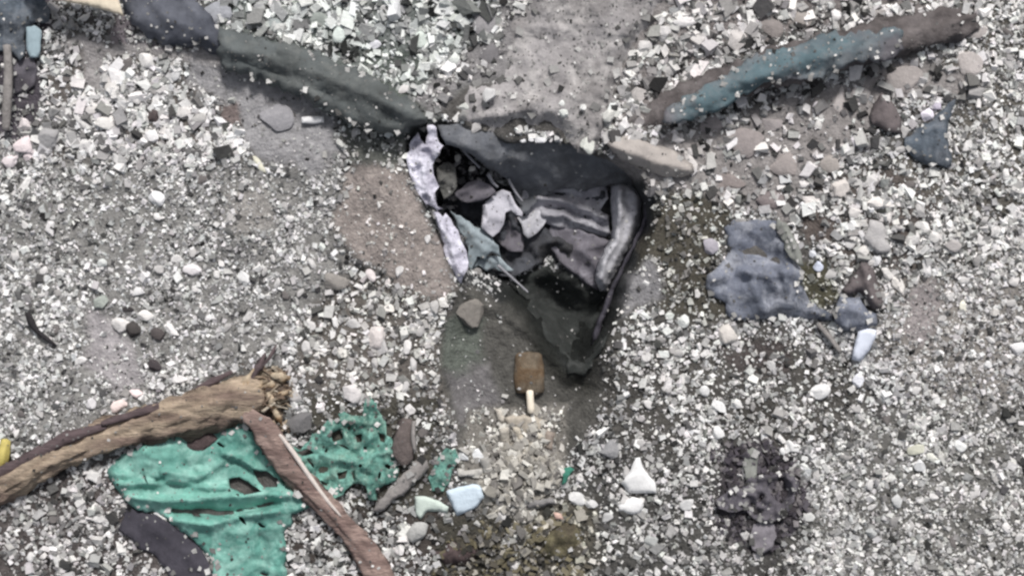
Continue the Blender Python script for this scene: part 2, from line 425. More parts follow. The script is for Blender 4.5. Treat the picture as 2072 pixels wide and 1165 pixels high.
# icosphere bases for stones
def ico(sub):
    t = (1 + 5 ** .5) / 2
    v = [(-1, t, 0), (1, t, 0), (-1, -t, 0), (1, -t, 0), (0, -1, t), (0, 1, t), (0, -1, -t), (0, 1, -t), (t, 0, -1), (t, 0, 1), (-t, 0, -1), (-t, 0, 1)]
    f = [(0, 11, 5), (0, 5, 1), (0, 1, 7), (0, 7, 10), (0, 10, 11), (1, 5, 9), (5, 11, 4), (11, 10, 2), (10, 7, 6), (7, 1, 8), (3, 9, 4), (3, 4, 2), (3, 2, 6), (3, 6, 8), (3, 8, 9), (4, 9, 5), (2, 4, 11), (6, 2, 10), (8, 6, 7), (9, 8, 1)]
    v = [np.array(q) / np.linalg.norm(q) for q in v]
    for _ in range(sub):
        mid = {}; nf = []
        def mp(a, b):
            k = (min(a, b), max(a, b))
            if k not in mid:
                q = v[a] + v[b]; v.append(q / np.linalg.norm(q)); mid[k] = len(v) - 1
            return mid[k]
        for a, b, c in f:
            x, y, z = mp(a, b), mp(b, c), mp(c, a)
            nf += [(a, x, z), (b, y, x), (c, z, y), (x, y, z)]
        f = nf
    return np.array(v), np.array(f)
ICO0, ICO1, ICO2 = ico(0), ico(1), ico(2)
CUBE = (np.array([(x, y, z) for x in (-.75, .75) for y in (-.75, .75) for z in (-.75, .75)]),
        np.array([(0, 1, 3), (0, 3, 2), (4, 6, 7), (4, 7, 5), (0, 4, 5), (0, 5, 1), (2, 3, 7), (2, 7, 6), (0, 2, 6), (0, 6, 4), (1, 5, 7), (1, 7, 3)]))
OCT = (np.array([(1, 0, 0), (0, 1, 0), (-1, 0, 0), (0, -1, 0), (0, 0, 1.), (0, 0, -1)]),
       np.array([(0, 1, 4), (1, 2, 4), (2, 3, 4), (3, 0, 4), (1, 0, 5), (2, 1, 5), (3, 2, 5), (0, 3, 5)]))

def chunk_mesh(r, w, h, t, cuts=9, base=None, rough=.05):
    """one broken stone: a sphere cut by random planes so that it gets flat faces and sharp corners"""
    v, f = base or ICO2
    v = v.copy()
    for _ in range(cuts):
        n = np.array([r.gauss(0, 1), r.gauss(0, 1), r.gauss(0, .7)]); n /= np.linalg.norm(n)
        d = r.uniform(.5, .85)
        q = v @ n - d
        m = q > 0
        v[m] -= np.outer(q[m], n)
    v /= np.abs(v).max(axis=0)
    v += rough * np.array([[r.uniform(-1, 1) for _ in range(3)] for _ in range(len(v))]) * .6
    v *= np.array([w / 2 * S, h / 2 * S, t / 2 * S])
    return v, f

def hz(x, y):
    return float(height(np.array([float(x)]), np.array([float(y)]))[0])

# ------------------------------------------------------------------ ground
def axis(lo, hi, fine, margin_lo, margin_hi):
    a = list(np.arange(lo, hi + fine, fine))
    st = fine; x = a[-1]
    while x < margin_hi: st *= 1.25; x += st; a.append(x)
    st = fine; x = a[0]; pre = []
    while x > margin_lo: st *= 1.25; x -= st; pre.append(x)
    return np.array(pre[::-1] + a)
gxs = axis(-260, 2340, 4.5, -30000, 30000); gys = axis(-260, 1430, 4.5, -30000, 30000)
GX, GY = np.meshgrid(gxs, gys); gx, gy = GX.ravel(), GY.ravel()
gz = height(gx, gy) + .0035 * fbm(gx, gy, 9, 2, 70) 
far = smooth((np.maximum(np.abs(gx - CX) - 1600, np.abs(gy - CY) - 1200)) / 3000)
gz = gz * (1 - far)
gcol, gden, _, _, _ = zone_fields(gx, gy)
co = np.stack([(gx - CX) * S, (CY - gy) * S, gz], 1)
nx_, ny_ = len(gxs), len(gys)
idx = np.arange(nx_ * ny_).reshape(ny_, nx_)
q = np.stack([idx[:-1, :-1], idx[1:, :-1], idx[1:, 1:], idx[:-1, 1:]], -1).reshape(-1, 4)
def fast_mesh(name, co, faces, material, colors=None, smooth_=False):
    me = bpy.data.meshes.new(name); k = faces.shape[1]
    me.vertices.add(len(co)); me.vertices.foreach_set('co', co.astype(np.float32).ravel())
    me.loops.add(faces.size); me.loops.foreach_set('vertex_index', faces.astype(np.int32).ravel())
    me.polygons.add(len(faces)); me.polygons.foreach_set('loop_start', np.arange(0, faces.size, k, dtype=np.int32))
    me.update(calc_edges=True)
    if colors is not None:
        at = me.color_attributes.new('soil', 'FLOAT_COLOR', 'POINT')
        at.data.foreach_set('color', np.concatenate([colors, np.ones((len(colors), 1))], 1).astype(np.float32).ravel())
    me.polygons.foreach_set('use_smooth', [smooth_] * len(me.polygons))
    me.materials.append(material)
    return link(bpy.data.objects.new(name, me))
soil_m = mat('soil', attr='soil', n_scale=17, n_amt=.34, bump=1.0, bump_scale=44, rough=1, spec=.1)
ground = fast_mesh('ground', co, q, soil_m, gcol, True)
tag(ground, 'dusty grey ground of sand and broken stone with a pit dug into it', kind='structure')

# ------------------------------------------------------------------ materials for the things
M_slate = mat('slate_cloth', lin(98, 101, 110), n_scale=14, n_amt=.18, bump=.25, bump_scale=30, hue2=lin(72, 75, 84))
M_slate_g = mat('greenish_cloth', lin(88, 93, 94), n_scale=7, n_amt=.25, bump=.5, bump_scale=26, hue2=lin(78, 82, 82), pale=lin(104, 107, 106))
M_cover = mat('dark_cover', lin(106, 109, 115), n_scale=9, n_amt=.25, bump=.5, bump_scale=24, hue2=lin(92, 93, 96), pale=lin(124, 126, 130))
M_lilac = mat('lilac_cloth', lin(184, 184, 190), n_scale=16, n_amt=.12, bump=.2, bump_scale=30, hue2=lin(156, 156, 163), pale=lin(206, 206, 212))
M_pale = mat('pale_cloth', lin(196, 195, 204), n_scale=14, n_amt=.16, bump=.4, bump_scale=30, hue2=lin(170, 169, 178))
M_mid = mat('mid_cloth', lin(152, 151, 158), n_scale=12, n_amt=.2, bump=.3, bump_scale=30, hue2=lin(124, 123, 130), pale=lin(184, 184, 190))
M_umber = mat('umber_cloth', lin(106, 103, 110), n_scale=16, n_amt=.18, bump=.2, bump_scale=30)
M_teal_grey = mat('teal_grey_cloth', lin(155, 166, 172), n_scale=16, n_amt=.16, bump=.2, bump_scale=30, hue2=lin(125, 136, 142))
M_crust = mat('crusted_white_foil', lin(222, 221, 234), n_scale=34, n_amt=.22, bump=.6, bump_scale=60, hue2=lin(176, 174, 188), rough=.7)
M_white = mat('white_plaster', lin(232, 232, 232), n_scale=24, n_amt=.06, bump=.25, bump_scale=50)
M_bluewhite = mat('blue_white_plaster', lin(205, 220, 232), n_scale=24, n_amt=.08, bump=.25, bump_scale=50)
M_greenwhite = mat('green_white_plaster', lin(196, 208, 200), n_scale=24, n_amt=.08, bump=.25, bump_scale=50)
M_cream = mat('cream_board', lin(214, 203, 184), n_scale=20, n_amt=.08, bump=.2, bump_scale=40)
M_teal = mat('faded_teal_cloth', lin(86, 105, 112), n_scale=9, n_amt=.2, bump=.3, bump_scale=22, hue2=lin(106, 104, 109), pale=lin(112, 118, 122))
M_bark = mat('dark_mud_wood', lin(84, 79, 79), n_scale=14, n_amt=.3, bump=.7, bump_scale=30, hue2=lin(104, 99, 99))
M_dustwood = mat('dusty_wood', lin(138, 134, 132), n_scale=20, n_amt=.25, bump=.5, bump_scale=40, streak=(0, 1, 1))
M_slab = mat('dusty_slab', lin(154, 151, 152), n_scale=9, n_amt=.24, bump=.9, bump_scale=20, hue2=lin(132, 129, 129), spec=.1, pale=lin(178, 175, 174))
M_branch = mat('weathered_branch', lin(168, 152, 134), n_scale=8, n_amt=.45, bump=1.0, bump_scale=24, hue2=lin(122, 106, 97), streak=(-.42, .8, 4))
M_branch_dark = mat('dark_bark', lin(92, 80, 82), n_scale=14, n_amt=.35, bump=.7, bump_scale=30, streak=(-.42, .6, 5))
M_split = mat('split_yellow_wood', lin(176, 162, 142), n_scale=22, n_amt=.35, bump=.7, bump_scale=40, hue2=lin(150, 122, 92))
M_red = mat('red_brown_plank', lin(160, 140, 132), n_scale=9, n_amt=.4, bump=.9, bump_scale=26, hue2=lin(118, 100, 95), streak=(.9, .8, 4))
M_strip = mat('pale_edge_wood', lin(205, 196, 190), n_scale=20, n_amt=.15, bump=.3)
M_green = mat('green_tarpaulin', lin(116, 170, 158), n_scale=9, n_amt=.25, bump=.6, bump_scale=22, hue2=lin(86, 138, 128), rough=.65, pale=lin(142, 184, 174))
M_net = mat('green_netting', lin(110, 158, 147), n_scale=20, n_amt=.45, bump=.6, bump_scale=40, hue2=lin(76, 118, 109), rough=.75, pale=lin(132, 162, 150))
M_ink = mat('charcoal_cloth', lin(66, 64, 72), n_scale=16, n_amt=.25, bump=.3)
M_plum = mat('plum_grey_cloth', lin(98, 95, 102), n_scale=16, n_amt=.3, bump=.4, hue2=lin(76, 73, 79))
M_blue = mat('blue_grey_tarpaulin', lin(112, 117, 130), n_scale=11, n_amt=.3, bump=.6, bump_scale=26, hue2=lin(80, 85, 96), rough=.75, pale=lin(150, 153, 162))
M_blue_d = mat('deep_blue_grey_cloth', lin(90, 99, 109), n_scale=14, n_amt=.25, bump=.5, hue2=lin(74, 80, 88), pale=lin(112, 117, 124))
M_olive = mat('olive_grey_cloth', lin(128, 130, 126), n_scale=14, n_amt=.18, bump=.3)
M_brown_g = mat('brown_grey_cloth', lin(104, 97, 98), n_scale=14, n_amt=.18, bump=.3)
M_cyan = mat('pale_cyan_panel', lin(150, 168, 176), n_scale=16, n_amt=.12, bump=.2)
M_yellow = mat('yellow_plastic', lin(190, 176, 104), n_scale=20, n_amt=.18, bump=.3, rough=.6)
M_rust = mat('ochre_metal', lin(104, 86, 67), n_scale=18, n_amt=.25, bump=.5, hue2=lin(90, 82, 72), rough=1, pale=lin(118, 108, 94))
M_rod = mat('cream_rod', lin(232, 222, 205), n_scale=20, n_amt=.06, bump=.1)
M_moss = mat('mossy_earth', lin(104, 99, 78), n_scale=26, n_amt=.4, bump=.8, hue2=lin(80, 74, 62))
M_brownrock = mat('brown_rock', lin(84, 72, 72), n_scale=26, n_amt=.35, bump=.7, hue2=lin(60, 52, 52))
M_stick = mat('grey_stick', lin(150, 150, 156), n_scale=30, n_amt=.2, bump=.3)
M_black = mat('charred_stick', lin(46, 44, 46), n_scale=30, n_amt=.3, bump=.4)

# ------------------------------------------------------------------ stones with a shape of their own
STONES = mat('stone', attr='soil', n_scale=30, n_amt=.12, bump=.4, bump_scale=50, rough=.95, spec=.15)
def stone_mat(c):
    key = 'stone_%02x%02x%02x' % c
    return mat(key, lin(*c), n_scale=26, n_amt=.13, bump=.4, bump_scale=50, rough=.95, spec=.15)
STONE_SPOTS = []
def stone(x, y, w, h, ang, c, label, cat='stone', name='stone', t=None, group=None, sink=.25, cuts=9, seed=None):
    r = random.Random(seed if seed is not None else int(x * 31 + y * 17))
    t = t or min(w, h) * .55
    v, f = chunk_mesh(r, w, h, t, cuts)
    a = -math.radians(ang); ca, sa = math.cos(a), math.sin(a)
    v = np.stack([v[:, 0] * ca - v[:, 1] * sa, v[:, 0] * sa + v[:, 1] * ca, v[:, 2]], 1)
    me = bpy.data.meshes.new(name); me.from_pydata([tuple(q) for q in v], [], [tuple(map(int, q)) for q in f]); me.update()
    me.materials.append(c if isinstance(c, bpy.types.Material) else stone_mat(c))
    o = bpy.data.objects.new(name, me); z = hz(x, y)
    o.location = to_world(x, y, z + t * S * (.5 - sink))
    link(o); tag(o, label, cat, group)
    STONE_SPOTS.append((x, y, max(w, h) / 2))
    return o

def plate(name, poly, thick, material, z0=None, tilt=(0, 0), seed=0, rag=1.2, parent=None, keep=True, lump=.006, bev=5):
    """a flat broken piece with its own outline and real thickness, resting on the ground"""
    cx = sum(p[0] for p in poly) / len(poly); cy = sum(p[1] for p in poly) / len(poly)
    base = max(hz(px, py) for px, py in poly + [(cx, cy)]) if z0 is None else z0
    def z(x, y): return base + tilt[0] * (x - cx) * S - tilt[1] * (y - cy) * S + 0 * x
    return sheet(name, poly, material, z=z, lift=thick * .7, dust=0, ridged=.003, rumple=lump, rscale=24, step=6, thick=thick, parent=parent, seed=seed, rag=rag, keep=keep,
                 edge_drop=min(thick * .35, .02), edge_w=bev, samp=8)

WS = (226, 224, 222)
NOTABLE = [
 (296, 122, 36, 32, 0, WS, 'bright white angular stone near the top of the left gravel, below the cloth-wrapped beam'),
 (188, 222, 32, 26, -10, (214, 210, 208), 'rounded pale stone just above the largest stone of the upper left cluster'),
 (165, 243, 44, 20, 42, WS, 'white leaf-shaped stone lying slanted, left of the largest pale stone of the upper left cluster'),
 (210, 249, 44, 34, 5, (224, 221, 218), 'largest pale domed stone of the upper left cluster'),
 (240, 246, 18, 19, 0, (216, 213, 210), 'small round pale stone right beside the largest stone of the upper left cluster'),
 (50, 250, 28, 30, 20, (222, 214, 215), 'pinkish white stone above the big pink-white stone at the left edge'),
 (50, 294, 42, 48, 80, (226, 214, 216), 'big pinkish white stone near the left edge, beside a flat grey disc of stone'),
 (101, 282, 48, 46, 0, (162, 161, 162), 'flat smooth grey stone disc among white stones near the left edge'),
 (20, 325, 38, 30, -15, (222, 213, 215), 'pinkish white stone at the very left edge below the pink-white ones'),
 (86, 318, 22, 22, 0, (220, 217, 216), 'small pale stone directly below the flat grey stone disc'),
 (58, 318, 24, 20, 0, (224, 212, 214), 'small pink-white stone tucked under the big pinkish one'),
 (305, 278, 32, 30, 30, (222, 221, 222), 'white stone in the upper left gravel beneath a dark brown one'),
 (285, 274, 20, 18, 0, (208, 206, 205), 'small pale stone touching the left of a white stone in the upper left gravel'),
 (465, 281, 20, 30, 10, (218, 216, 216), 'upright oval white stone at the edge of the smooth grey dust'),
 (442, 268, 18, 22, 0, (205, 203, 203), 'small pale stone left of the upright oval one by the smooth dust'),
 (370, 226, 34, 28, 10, (214, 211, 209), 'pale squarish stone in the upper left gravel right of a dark one'),
 (405, 238, 40, 24, -15, (188, 186, 184), 'curved light grey stone right of the pale squarish one'),
 (310, 236, 30, 34, 60, (86, 78, 78), 'dark brown stone between pale stones in the upper left gravel'),
 (225, 165, 24, 26, 0, (204, 200, 198), 'pale grey stone above the upper left cluster'),
 (355, 150, 20, 30, 10, (205, 205, 206), 'pale upright stone at the border of the smooth grey dust patch'),
 (222, 176, 28, 22, 0, (206, 203, 200), 'creamy stone standing between the smooth dust strip and the upper cluster'),
 (48, 378, 15, 54, 30, (228, 226, 224), 'long thin white splinter of stone at the left edge'),
 (317, 401, 34, 34, 0, (222, 222, 224), 'white blocky stone on its own in the middle of the left gravel'),
 (523, 332, 44, 16, 48, (208, 206, 190), 'elongated cream-yellow stone just below the smooth grey dust'),
 (389, 548, 40, 28, 8, (222, 218, 220), 'broad white stone in the left gravel, left of a smaller white one'),
 (495, 563, 28, 36, -10, (224, 224, 224), 'white angular upright stone right of the broad white one in the left gravel'),
 (102, 460, 18, 30, 5, (216, 214, 214), 'small upright white stone in the left gravel near the edge'),
 (205, 533, 24, 20, 0, (205, 208, 206), 'pale rounded stone in the left gravel above the grey-green one'),
 (205, 612, 30, 32, 10, (164, 170, 164), 'smooth grey-green stone in the left gravel'),
 (280, 590, 32, 16, -15, (220, 219, 219), 'small white wedge-shaped stone in the left gravel above three dark clods'),
 (244, 656, 40, 32, -20, (220, 217, 215), 'white stone forming the left end of a broken pale arc around dark clods'),
 (296, 641, 42, 26, 15, (224, 222, 220), 'white stone forming the top of a broken pale arc around dark clods'),
 (345, 667, 44, 20, 38, (224, 222, 221), 'white slanted stone forming the right end of a broken pale arc'),
 (270, 667, 34, 36, 0, (74, 71, 70), 'dark grey clod enclosed by the broken arc of white stones'),
 (320, 678, 36, 26, 40, (84, 79, 79), 'dark clod right of the one inside the white arc'),
 (312, 740, 30, 28, 0, (76, 71, 73), 'dark clod lying alone below the white arc'),
 (259, 626, 26, 15, 10, (60, 57, 58), 'flat black stone just above the white arc'),
 (275, 797, 28, 22, 20, (228, 212, 212), 'pinkish white stone above the big branch'),
 (240, 820, 38, 26, -35, (226, 210, 206), 'larger pinkish stone pressed against the top of the big branch'),
 (366, 766, 38, 18, -12, (224, 222, 222), 'white flat stone near the top edge of the big branch'),
 (184, 815, 22, 26, 0, (216, 214, 216), 'small white stone above the left part of the big branch'),
 (765, 681, 42, 50, 10, (212, 205, 203), 'big flat pinkish pale stone on the gravel left of the dust slope'),
 (787, 625, 22, 22, -40, (226, 222, 216), 'small bright oval stone above the big flat pinkish one'),
 (750, 558, 20, 30, -20, (214, 206, 206), 'pale upright stone at the lower edge of the brown dust patch'),
 (785, 570, 12, 22, 5, (214, 208, 206), 'small pale pointed stone at the lower edge of the brown dust'),
 (708, 796, 50, 40, 38, (210, 206, 206), 'pale egg-shaped stone above the green netting'),
 (593, 800, 38, 28, 15, (180, 178, 178), 'light grey wedge stone right of the splintered branch end'),
 (682, 570, 56, 36, 0, (146, 142, 138), 'flat dusty grey-brown stone in the gravel below the brown dust patch'),
 (647, 828, 18, 16, 0, (206, 204, 204), 'small round pale stone above the top of the green netting'),
 (612, 856, 58, 46, -10, (112, 111, 112), 'round dark grey rock with a pale upper edge beside the branch fork'),
 (948, 634, 70, 62, 0, (128, 124, 119), 'large round dusty grey clod at the top of the slope below the pit'),
 (1697, 383, 44, 36, -30, (206, 200, 196), 'pale cream stone at the upper left of the right hand stone cluster'),
 (1640, 404, 46, 24, 5, (216, 210, 208), 'flat white stone left of the pale cream one in the right cluster'),
 (1625, 373, 24, 16, 0, (218, 214, 213), 'small white stone at the edge of the brown dust, above the flat white one'),
 (1778, 411, 52, 28, 0, (228, 223, 219), 'bright white rounded stone at the top right of the right cluster'),
 (1724, 459, 22, 28, 0, (224, 224, 224), 'upright oval white stone left of the large grey flat stone'),
 (1729, 431, 26, 22, 0, (206, 203, 201), 'pale round stone above the upright oval one in the right cluster'),
 (1796, 441, 18, 24, 0, (212, 208, 206), 'small pale upright stone above the large grey flat stone'),
 (1746, 509, 26, 28, 20, (214, 211, 208), 'round pale stone touching the lower left of the large grey flat stone'),
 (1773, 527, 22, 24, 0, (218, 218, 220), 'white stone below the large grey flat stone'),
 (1655, 537, 22, 26, -30, (214, 220, 236), 'bluish white stone between the two blue-grey cloths'),
 (1644, 512, 16, 18, 0, (214, 216, 222), 'tiny bluish white stone above the bluish white one between the cloths'),
 (1868, 459, 34, 24, 10, (220, 218, 216), 'white stone right of the large grey flat stone'),
 (1888, 478, 26, 30, -20, (214, 212, 210), 'pale stone just below right of the white one in the right gravel'),
 (1926, 498, 38, 26, 10, (170, 166, 165), 'smooth mid grey stone in the right gravel'),
 (1874, 541, 18, 42, -10, (222, 220, 220), 'forked white stone standing out in the right gravel'),
 (1818, 577, 24, 40, -25, (216, 212, 208), 'long pale stone right of the brown-grey cloth'),
 (1795, 552, 32, 22, 30, (216, 213, 210), 'pale stone above the brown-grey cloth'),
 (1948, 621, 16, 32, 5, (226, 224, 212), 'upright cream white stone on its own in the right gravel'),
 (1436, 499, 36, 34, 0, (168, 164, 172), 'lilac grey squarish stone at the left edge of the blue-grey tarpaulin'),
 (1381, 649, 28, 30, 0, (218, 221, 218), 'white stone below left of the blue-grey tarpaulin'),
 (1355, 640, 20, 16, 0, (208, 212, 208), 'small white stone left of the one below the tarpaulin'),
 (1473, 678, 38, 46, -10, (206, 201, 196), 'pale cream stone under the lower edge of the blue-grey tarpaulin'),
 (1410, 592, 15, 22, -5, (214, 212, 210), 'tiny upright pale stone left of the tarpaulin corner'),
 (1660, 790, 40, 34, -25, (226, 226, 226), 'round white stone in the dark soil right of centre'),
 (1452, 823, 40, 26, 40, (224, 224, 224), 'white slanted stone in the gravel right of the pit foot'),
 (1428, 790, 26, 24, 0, (216, 216, 216), 'white stone above the slanted white one right of the pit foot'),
 (1452, 876, 30, 26, 35, (220, 220, 220), 'white wedge stone below the slanted white one right of the pit foot'),
 (1546, 877, 16, 36, 8, (226, 226, 226), 'upright thin white stone above the dark plum cloth'),
 (1604, 905, 36, 24, 45, (218, 218, 218), 'white knobbly stone above right of the dark plum cloth'),
 (1586, 912, 18, 18, 0, (220, 220, 220), 'small round white stone above the dark plum cloth'),
 (1738, 770, 28, 30, 15, (220, 221, 228), 'white stone below the big white wedge'),
 (1890, 926, 40, 20, 28, (214, 214, 206), 'oblong white stone in the lower right gravel'),
 (1855, 908, 42, 20, -15, (196, 196, 182), 'dull cream stone left of the oblong white one in the lower right gravel'),
 (1940, 902, 32, 24, 10, (220, 221, 220), 'white three-cornered stone in the lower right gravel'),
 (1862, 942, 28, 26, 35, (214, 215, 216), 'white stone below the dull cream one in the lower right gravel'),
 (1998, 738, 20, 18, 0, (222, 222, 222), 'small white stone near the right edge'),
 (2060, 705, 34, 28, -10, (224, 223, 224), 'white stone cut by the right edge of the view'),
 (1637, 1044, 26, 20, 0, (206, 206, 204), 'pale stone right of the dark plum cloth'),
 (1816, 1012, 22, 30, -25, (196, 197, 197), 'grey white upright stone in the lower right gravel'),
 (1762, 1075, 26, 26, 20, (176, 178, 178), 'light grey stone near the bottom edge, right'),
 (937, 921, 22, 28, 0, (222, 224, 226), 'white upright stone left of the cream rubble'),
 (968, 924, 36, 30, 30, (222, 224, 226), 'white tapering stone directly left of the cream rubble'),
 (1166, 1008, 44, 28, 10, (208, 208, 208), 'whitish lumpy stone between the cream rubble and the white triangle'),
 (1197, 1020, 26, 20, 30, (198, 198, 198), 'small pale stone touching the whitish lumpy one'),
 (1110, 990, 20, 16, -20, (206, 202, 198), 'small pale chip right of the cream rubble'),
 (1080, 992, 16, 14, 0, (214, 212, 208), 'tiny white chip in the cream rubble foot'),
 (847, 1076, 50, 44, -20, (172, 172, 170), 'grey lumpy stone below the pale cyan pieces'),
 (1228, 1046, 26, 20, 0, (182, 182, 182), 'light grey stone left below the white six-sided stone'),
 (1318, 1093, 32, 26, 0, (170, 172, 171), 'grey round stone near the bottom below the white six-sided stone'),
 (1392, 1020, 34, 22, -15, (202, 202, 202), 'pale flat stone right of the white six-sided stone'),
 (1234, 908, 46, 40, 0, (144, 144, 146), 'mid grey domed stone above the white triangle'),
 (1690, 32, 26, 26, 0, (218, 216, 216), 'bright white round stone above the teal beam'),
 (600, 16, 24, 28, 0, (214, 219, 216), 'white stone at the top of the view above the long dark strip'),
 (688, 70, 28, 40, 25, (208, 216, 212), 'pale greenish white stone above the long dark strip'),
 (760, 92, 26, 22, 0, (206, 206, 212), 'pale stone above the meeting of strip and slab'),
 (920, 118, 30, 28, -20, (214, 218, 214), 'bright white stone left of the big dusty slab'),
 (880, 112, 24, 32, 20, (206, 210, 206), 'pale upright stone left of the bright one by the slab'),
 (850, 85, 26, 44, 5, (206, 214, 208), 'tall pale green-white stone left of the big dusty slab'),
 (955, 56, 24, 12, 0, (220, 220, 222), 'small white flat chip beside the upper left of the slab'),
 (1384, 44, 54, 24, -8, (214, 212, 212), 'flat white stone right of the big dusty slab'),
 (1340, 66, 42, 34, 30, (206, 204, 204), 'pale three-cornered stone right of the big dusty slab'),
 (1492, 84, 48, 44, 20, (196, 192, 190), 'round pale stone with dark hollow above the left of the teal beam'),
 (1290, 190, 34, 40, 0, (176, 172, 170), 'grey clump stone beside the right flank of the slab'),
 (1875, 232, 30, 26, -15, (226, 222, 232), 'bright lilac white stone above the deep blue cloth'),
 (1895, 215, 22, 18, 0, (196, 190, 204), 'lilac stone above the bright lilac white one'),
 (1945, 85, 26, 22, 10, (214, 212, 212), 'bright stone beyond the right end of the teal beam'),
 (1735, 288, 34, 22, 10, (210, 206, 210), 'pale stone below the brown triangular cloth'),
 (1652, 220, 18, 30, 0, (206, 202, 206), 'pale upright stone under the teal beam'),
 (1655, 254, 20, 20, 0, (206, 204, 202), 'pale round stone lower under the teal beam'),
 (1015, 285, 1, 1, 0, WS, None),
]
for s_ in NOTABLE:
    if s_[6] and s_[2] > 2: stone(*s_)

tag(plate('stone', zoomed(1200, 760, 2.376, [(205, 395), (225, 395), (240, 440), (300, 515), (302, 562), (250, 566), (175, 560), (135, 515), (180, 450)]), .07, M_white, tilt=(0, .15), bev=9),
    'big bright white triangular stone, the largest white one right of the pit foot', 'stone')
tag(plate('stone', zoomed(1200, 760, 2.376, [(120, 620), (190, 582), (235, 592), (244, 622), (228, 655), (185, 668), (125, 648)]), .06, M_white, tilt=(0, .15), bev=8),
    'white six-sided stone just below the big white triangular one', 'stone')
tag(plate('stone', zoomed(1500, 300, 2.589, [(672, 372), (735, 385), (758, 430), (752, 470), (785, 520), (775, 543), (715, 548), (670, 510), (640, 462), (660, 430)]), .05, stone_mat((178, 176, 176)), bev=9),
    'large flat grey stone with a waisted outline in the right cluster', 'stone')
tag(plate('plaster_piece', zoomed(700, 800, 2.96, [(410, 600), (470, 598), (560, 625), (612, 665), (606, 700), (560, 690), (490, 690), (450, 745), (418, 715)]), .045, M_greenwhite, tilt=(0, .1)),
    'pale green-white broken sheet left of the pale blue one', 'plaster')
tag(plate('plaster_piece', zoomed(700, 800, 2.96, [(595, 570), (660, 548), (760, 525), (805, 540), (825, 610), (790, 660), (700, 705), (660, 722), (625, 640)]), .05, M_bluewhite, tilt=(.1, .15)),
    'pale blue-white broken sheet beside the green-white one', 'plaster')
tag(plate('plaster_piece', [(650, 192), (692, 208), (696, 218), (672, 232), (636, 214)], .06, stone_mat((190, 200, 198)), tilt=(0, .2), z0=hz(665, 212) + .03),
    'pale grey-green rectangular block under the long dark strip', 'block')
tag(plate('plaster_piece', [(609, 237), (655, 234), (656, 249), (610, 250)], .04, stone_mat((224, 224, 226)), z0=hz(632, 243) + .02),
    'narrow white bar lying on the smooth grey dust', 'block')
tag(plate('white_wedge', zoomed(1200, 380, 2.59, [(1385, 752), (1440, 735), (1482, 745), (1484, 785), (1442, 860), (1400, 908), (1358, 898), (1370, 800)]), .05, mat('cold_white', lin(226, 232, 246), n_scale=12, n_amt=.04, bump=.1), tilt=(.1, .2), z0=hz(1745, 700) + .06),
    'smooth cold white wedge sticking out under the folded blue-grey cloth', 'panel')

# ------------------------------------------------------------------ big dusty slab over the pit's top edge
SLAB = [(1078, -70), (1066, 0), (1050, 22), (1029, 47), (1018, 72), (1016, 110), (1022, 146), (968, 152), (925, 168), (903, 200), (884, 232), (930, 250), (965, 262), (1007, 278),
        (1030, 268), (1060, 262), (1112, 270), (1150, 290), (1177, 303), (1200, 312), (1213, 281), (1236, 223), (1262, 172), (1276, 112), (1330, 52), (1390, -70)]
def slab_z(x, y):
    up = smooth((y - 190) / 70)
    return height(x, y - 45 * up) * (1 - up) + .05 + .05 * up + .02 * fbm(x, y, 120, 3, 51) + .06 * np.exp(-((x - 1140) / 110) ** 2)
slab = sheet('dusty_slab', SLAB, M_slab, z=slab_z, lift=0, ridged=.016, dust=3.0, border=0, stones_on=260, rumple=.02, rscale=42, step=7, thick=.12, edge_drop=.09, edge_w=40, seed=4, rag=8,
             folds=[([(930, 245), (1010, 232), (1060, 222), (1085, 205)], .05, 10), ([(1120, 60), (1100, 110), (1085, 160)], .025, 9), ([(1060, 185), (1085, 230)], .03, 12), ([(1225, 240), (1195, 290)], .05, 12)])
tag(slab, 'broad smooth grey dust-covered slab jutting over the top edge of the pit', 'slab')
for i, (x, y, w, h, a, c) in enumerate([(1137, 212, 16, 14, 0, (222, 224, 222)), (1178, 219, 15, 15, 0, (224, 224, 222)), (1140, 232, 24, 18, 20, (206, 210, 206)),
                                       (1190, 295, 36, 30, 50, (206, 208, 202)), (1230, 235, 26, 30, 60, (200, 200, 196)), (990, 195, 26, 34, 10, (196, 196, 196)), (940, 220, 22, 16, 0, (190, 192, 188))]):
    o = stone(x, y, w, h, a, c, ['small white stone on the lower part of the dusty slab, left of its round twin', 'small round white stone on the lower right of the dusty slab',
        'pale stone on the dusty slab below two small white ones', 'pale pointed lump at the very tip of the dusty slab', 'pale lump on the right edge of the dusty slab',
        'light upright lump on the lower left of the dusty slab', 'small light lump near the left corner of the dusty slab'][i])
    o.location.z = .17 if i != 3 else .13

# ------------------------------------------------------------------ what lies in the pit
Z = lambda pts: zoomed(780, 220, 2.774, pts)
def const(z, sx=0, sy=0, x0=1080, y0=450):
    return lambda x, y: z + sx * (x - x0) * S - sy * (y - y0) * S
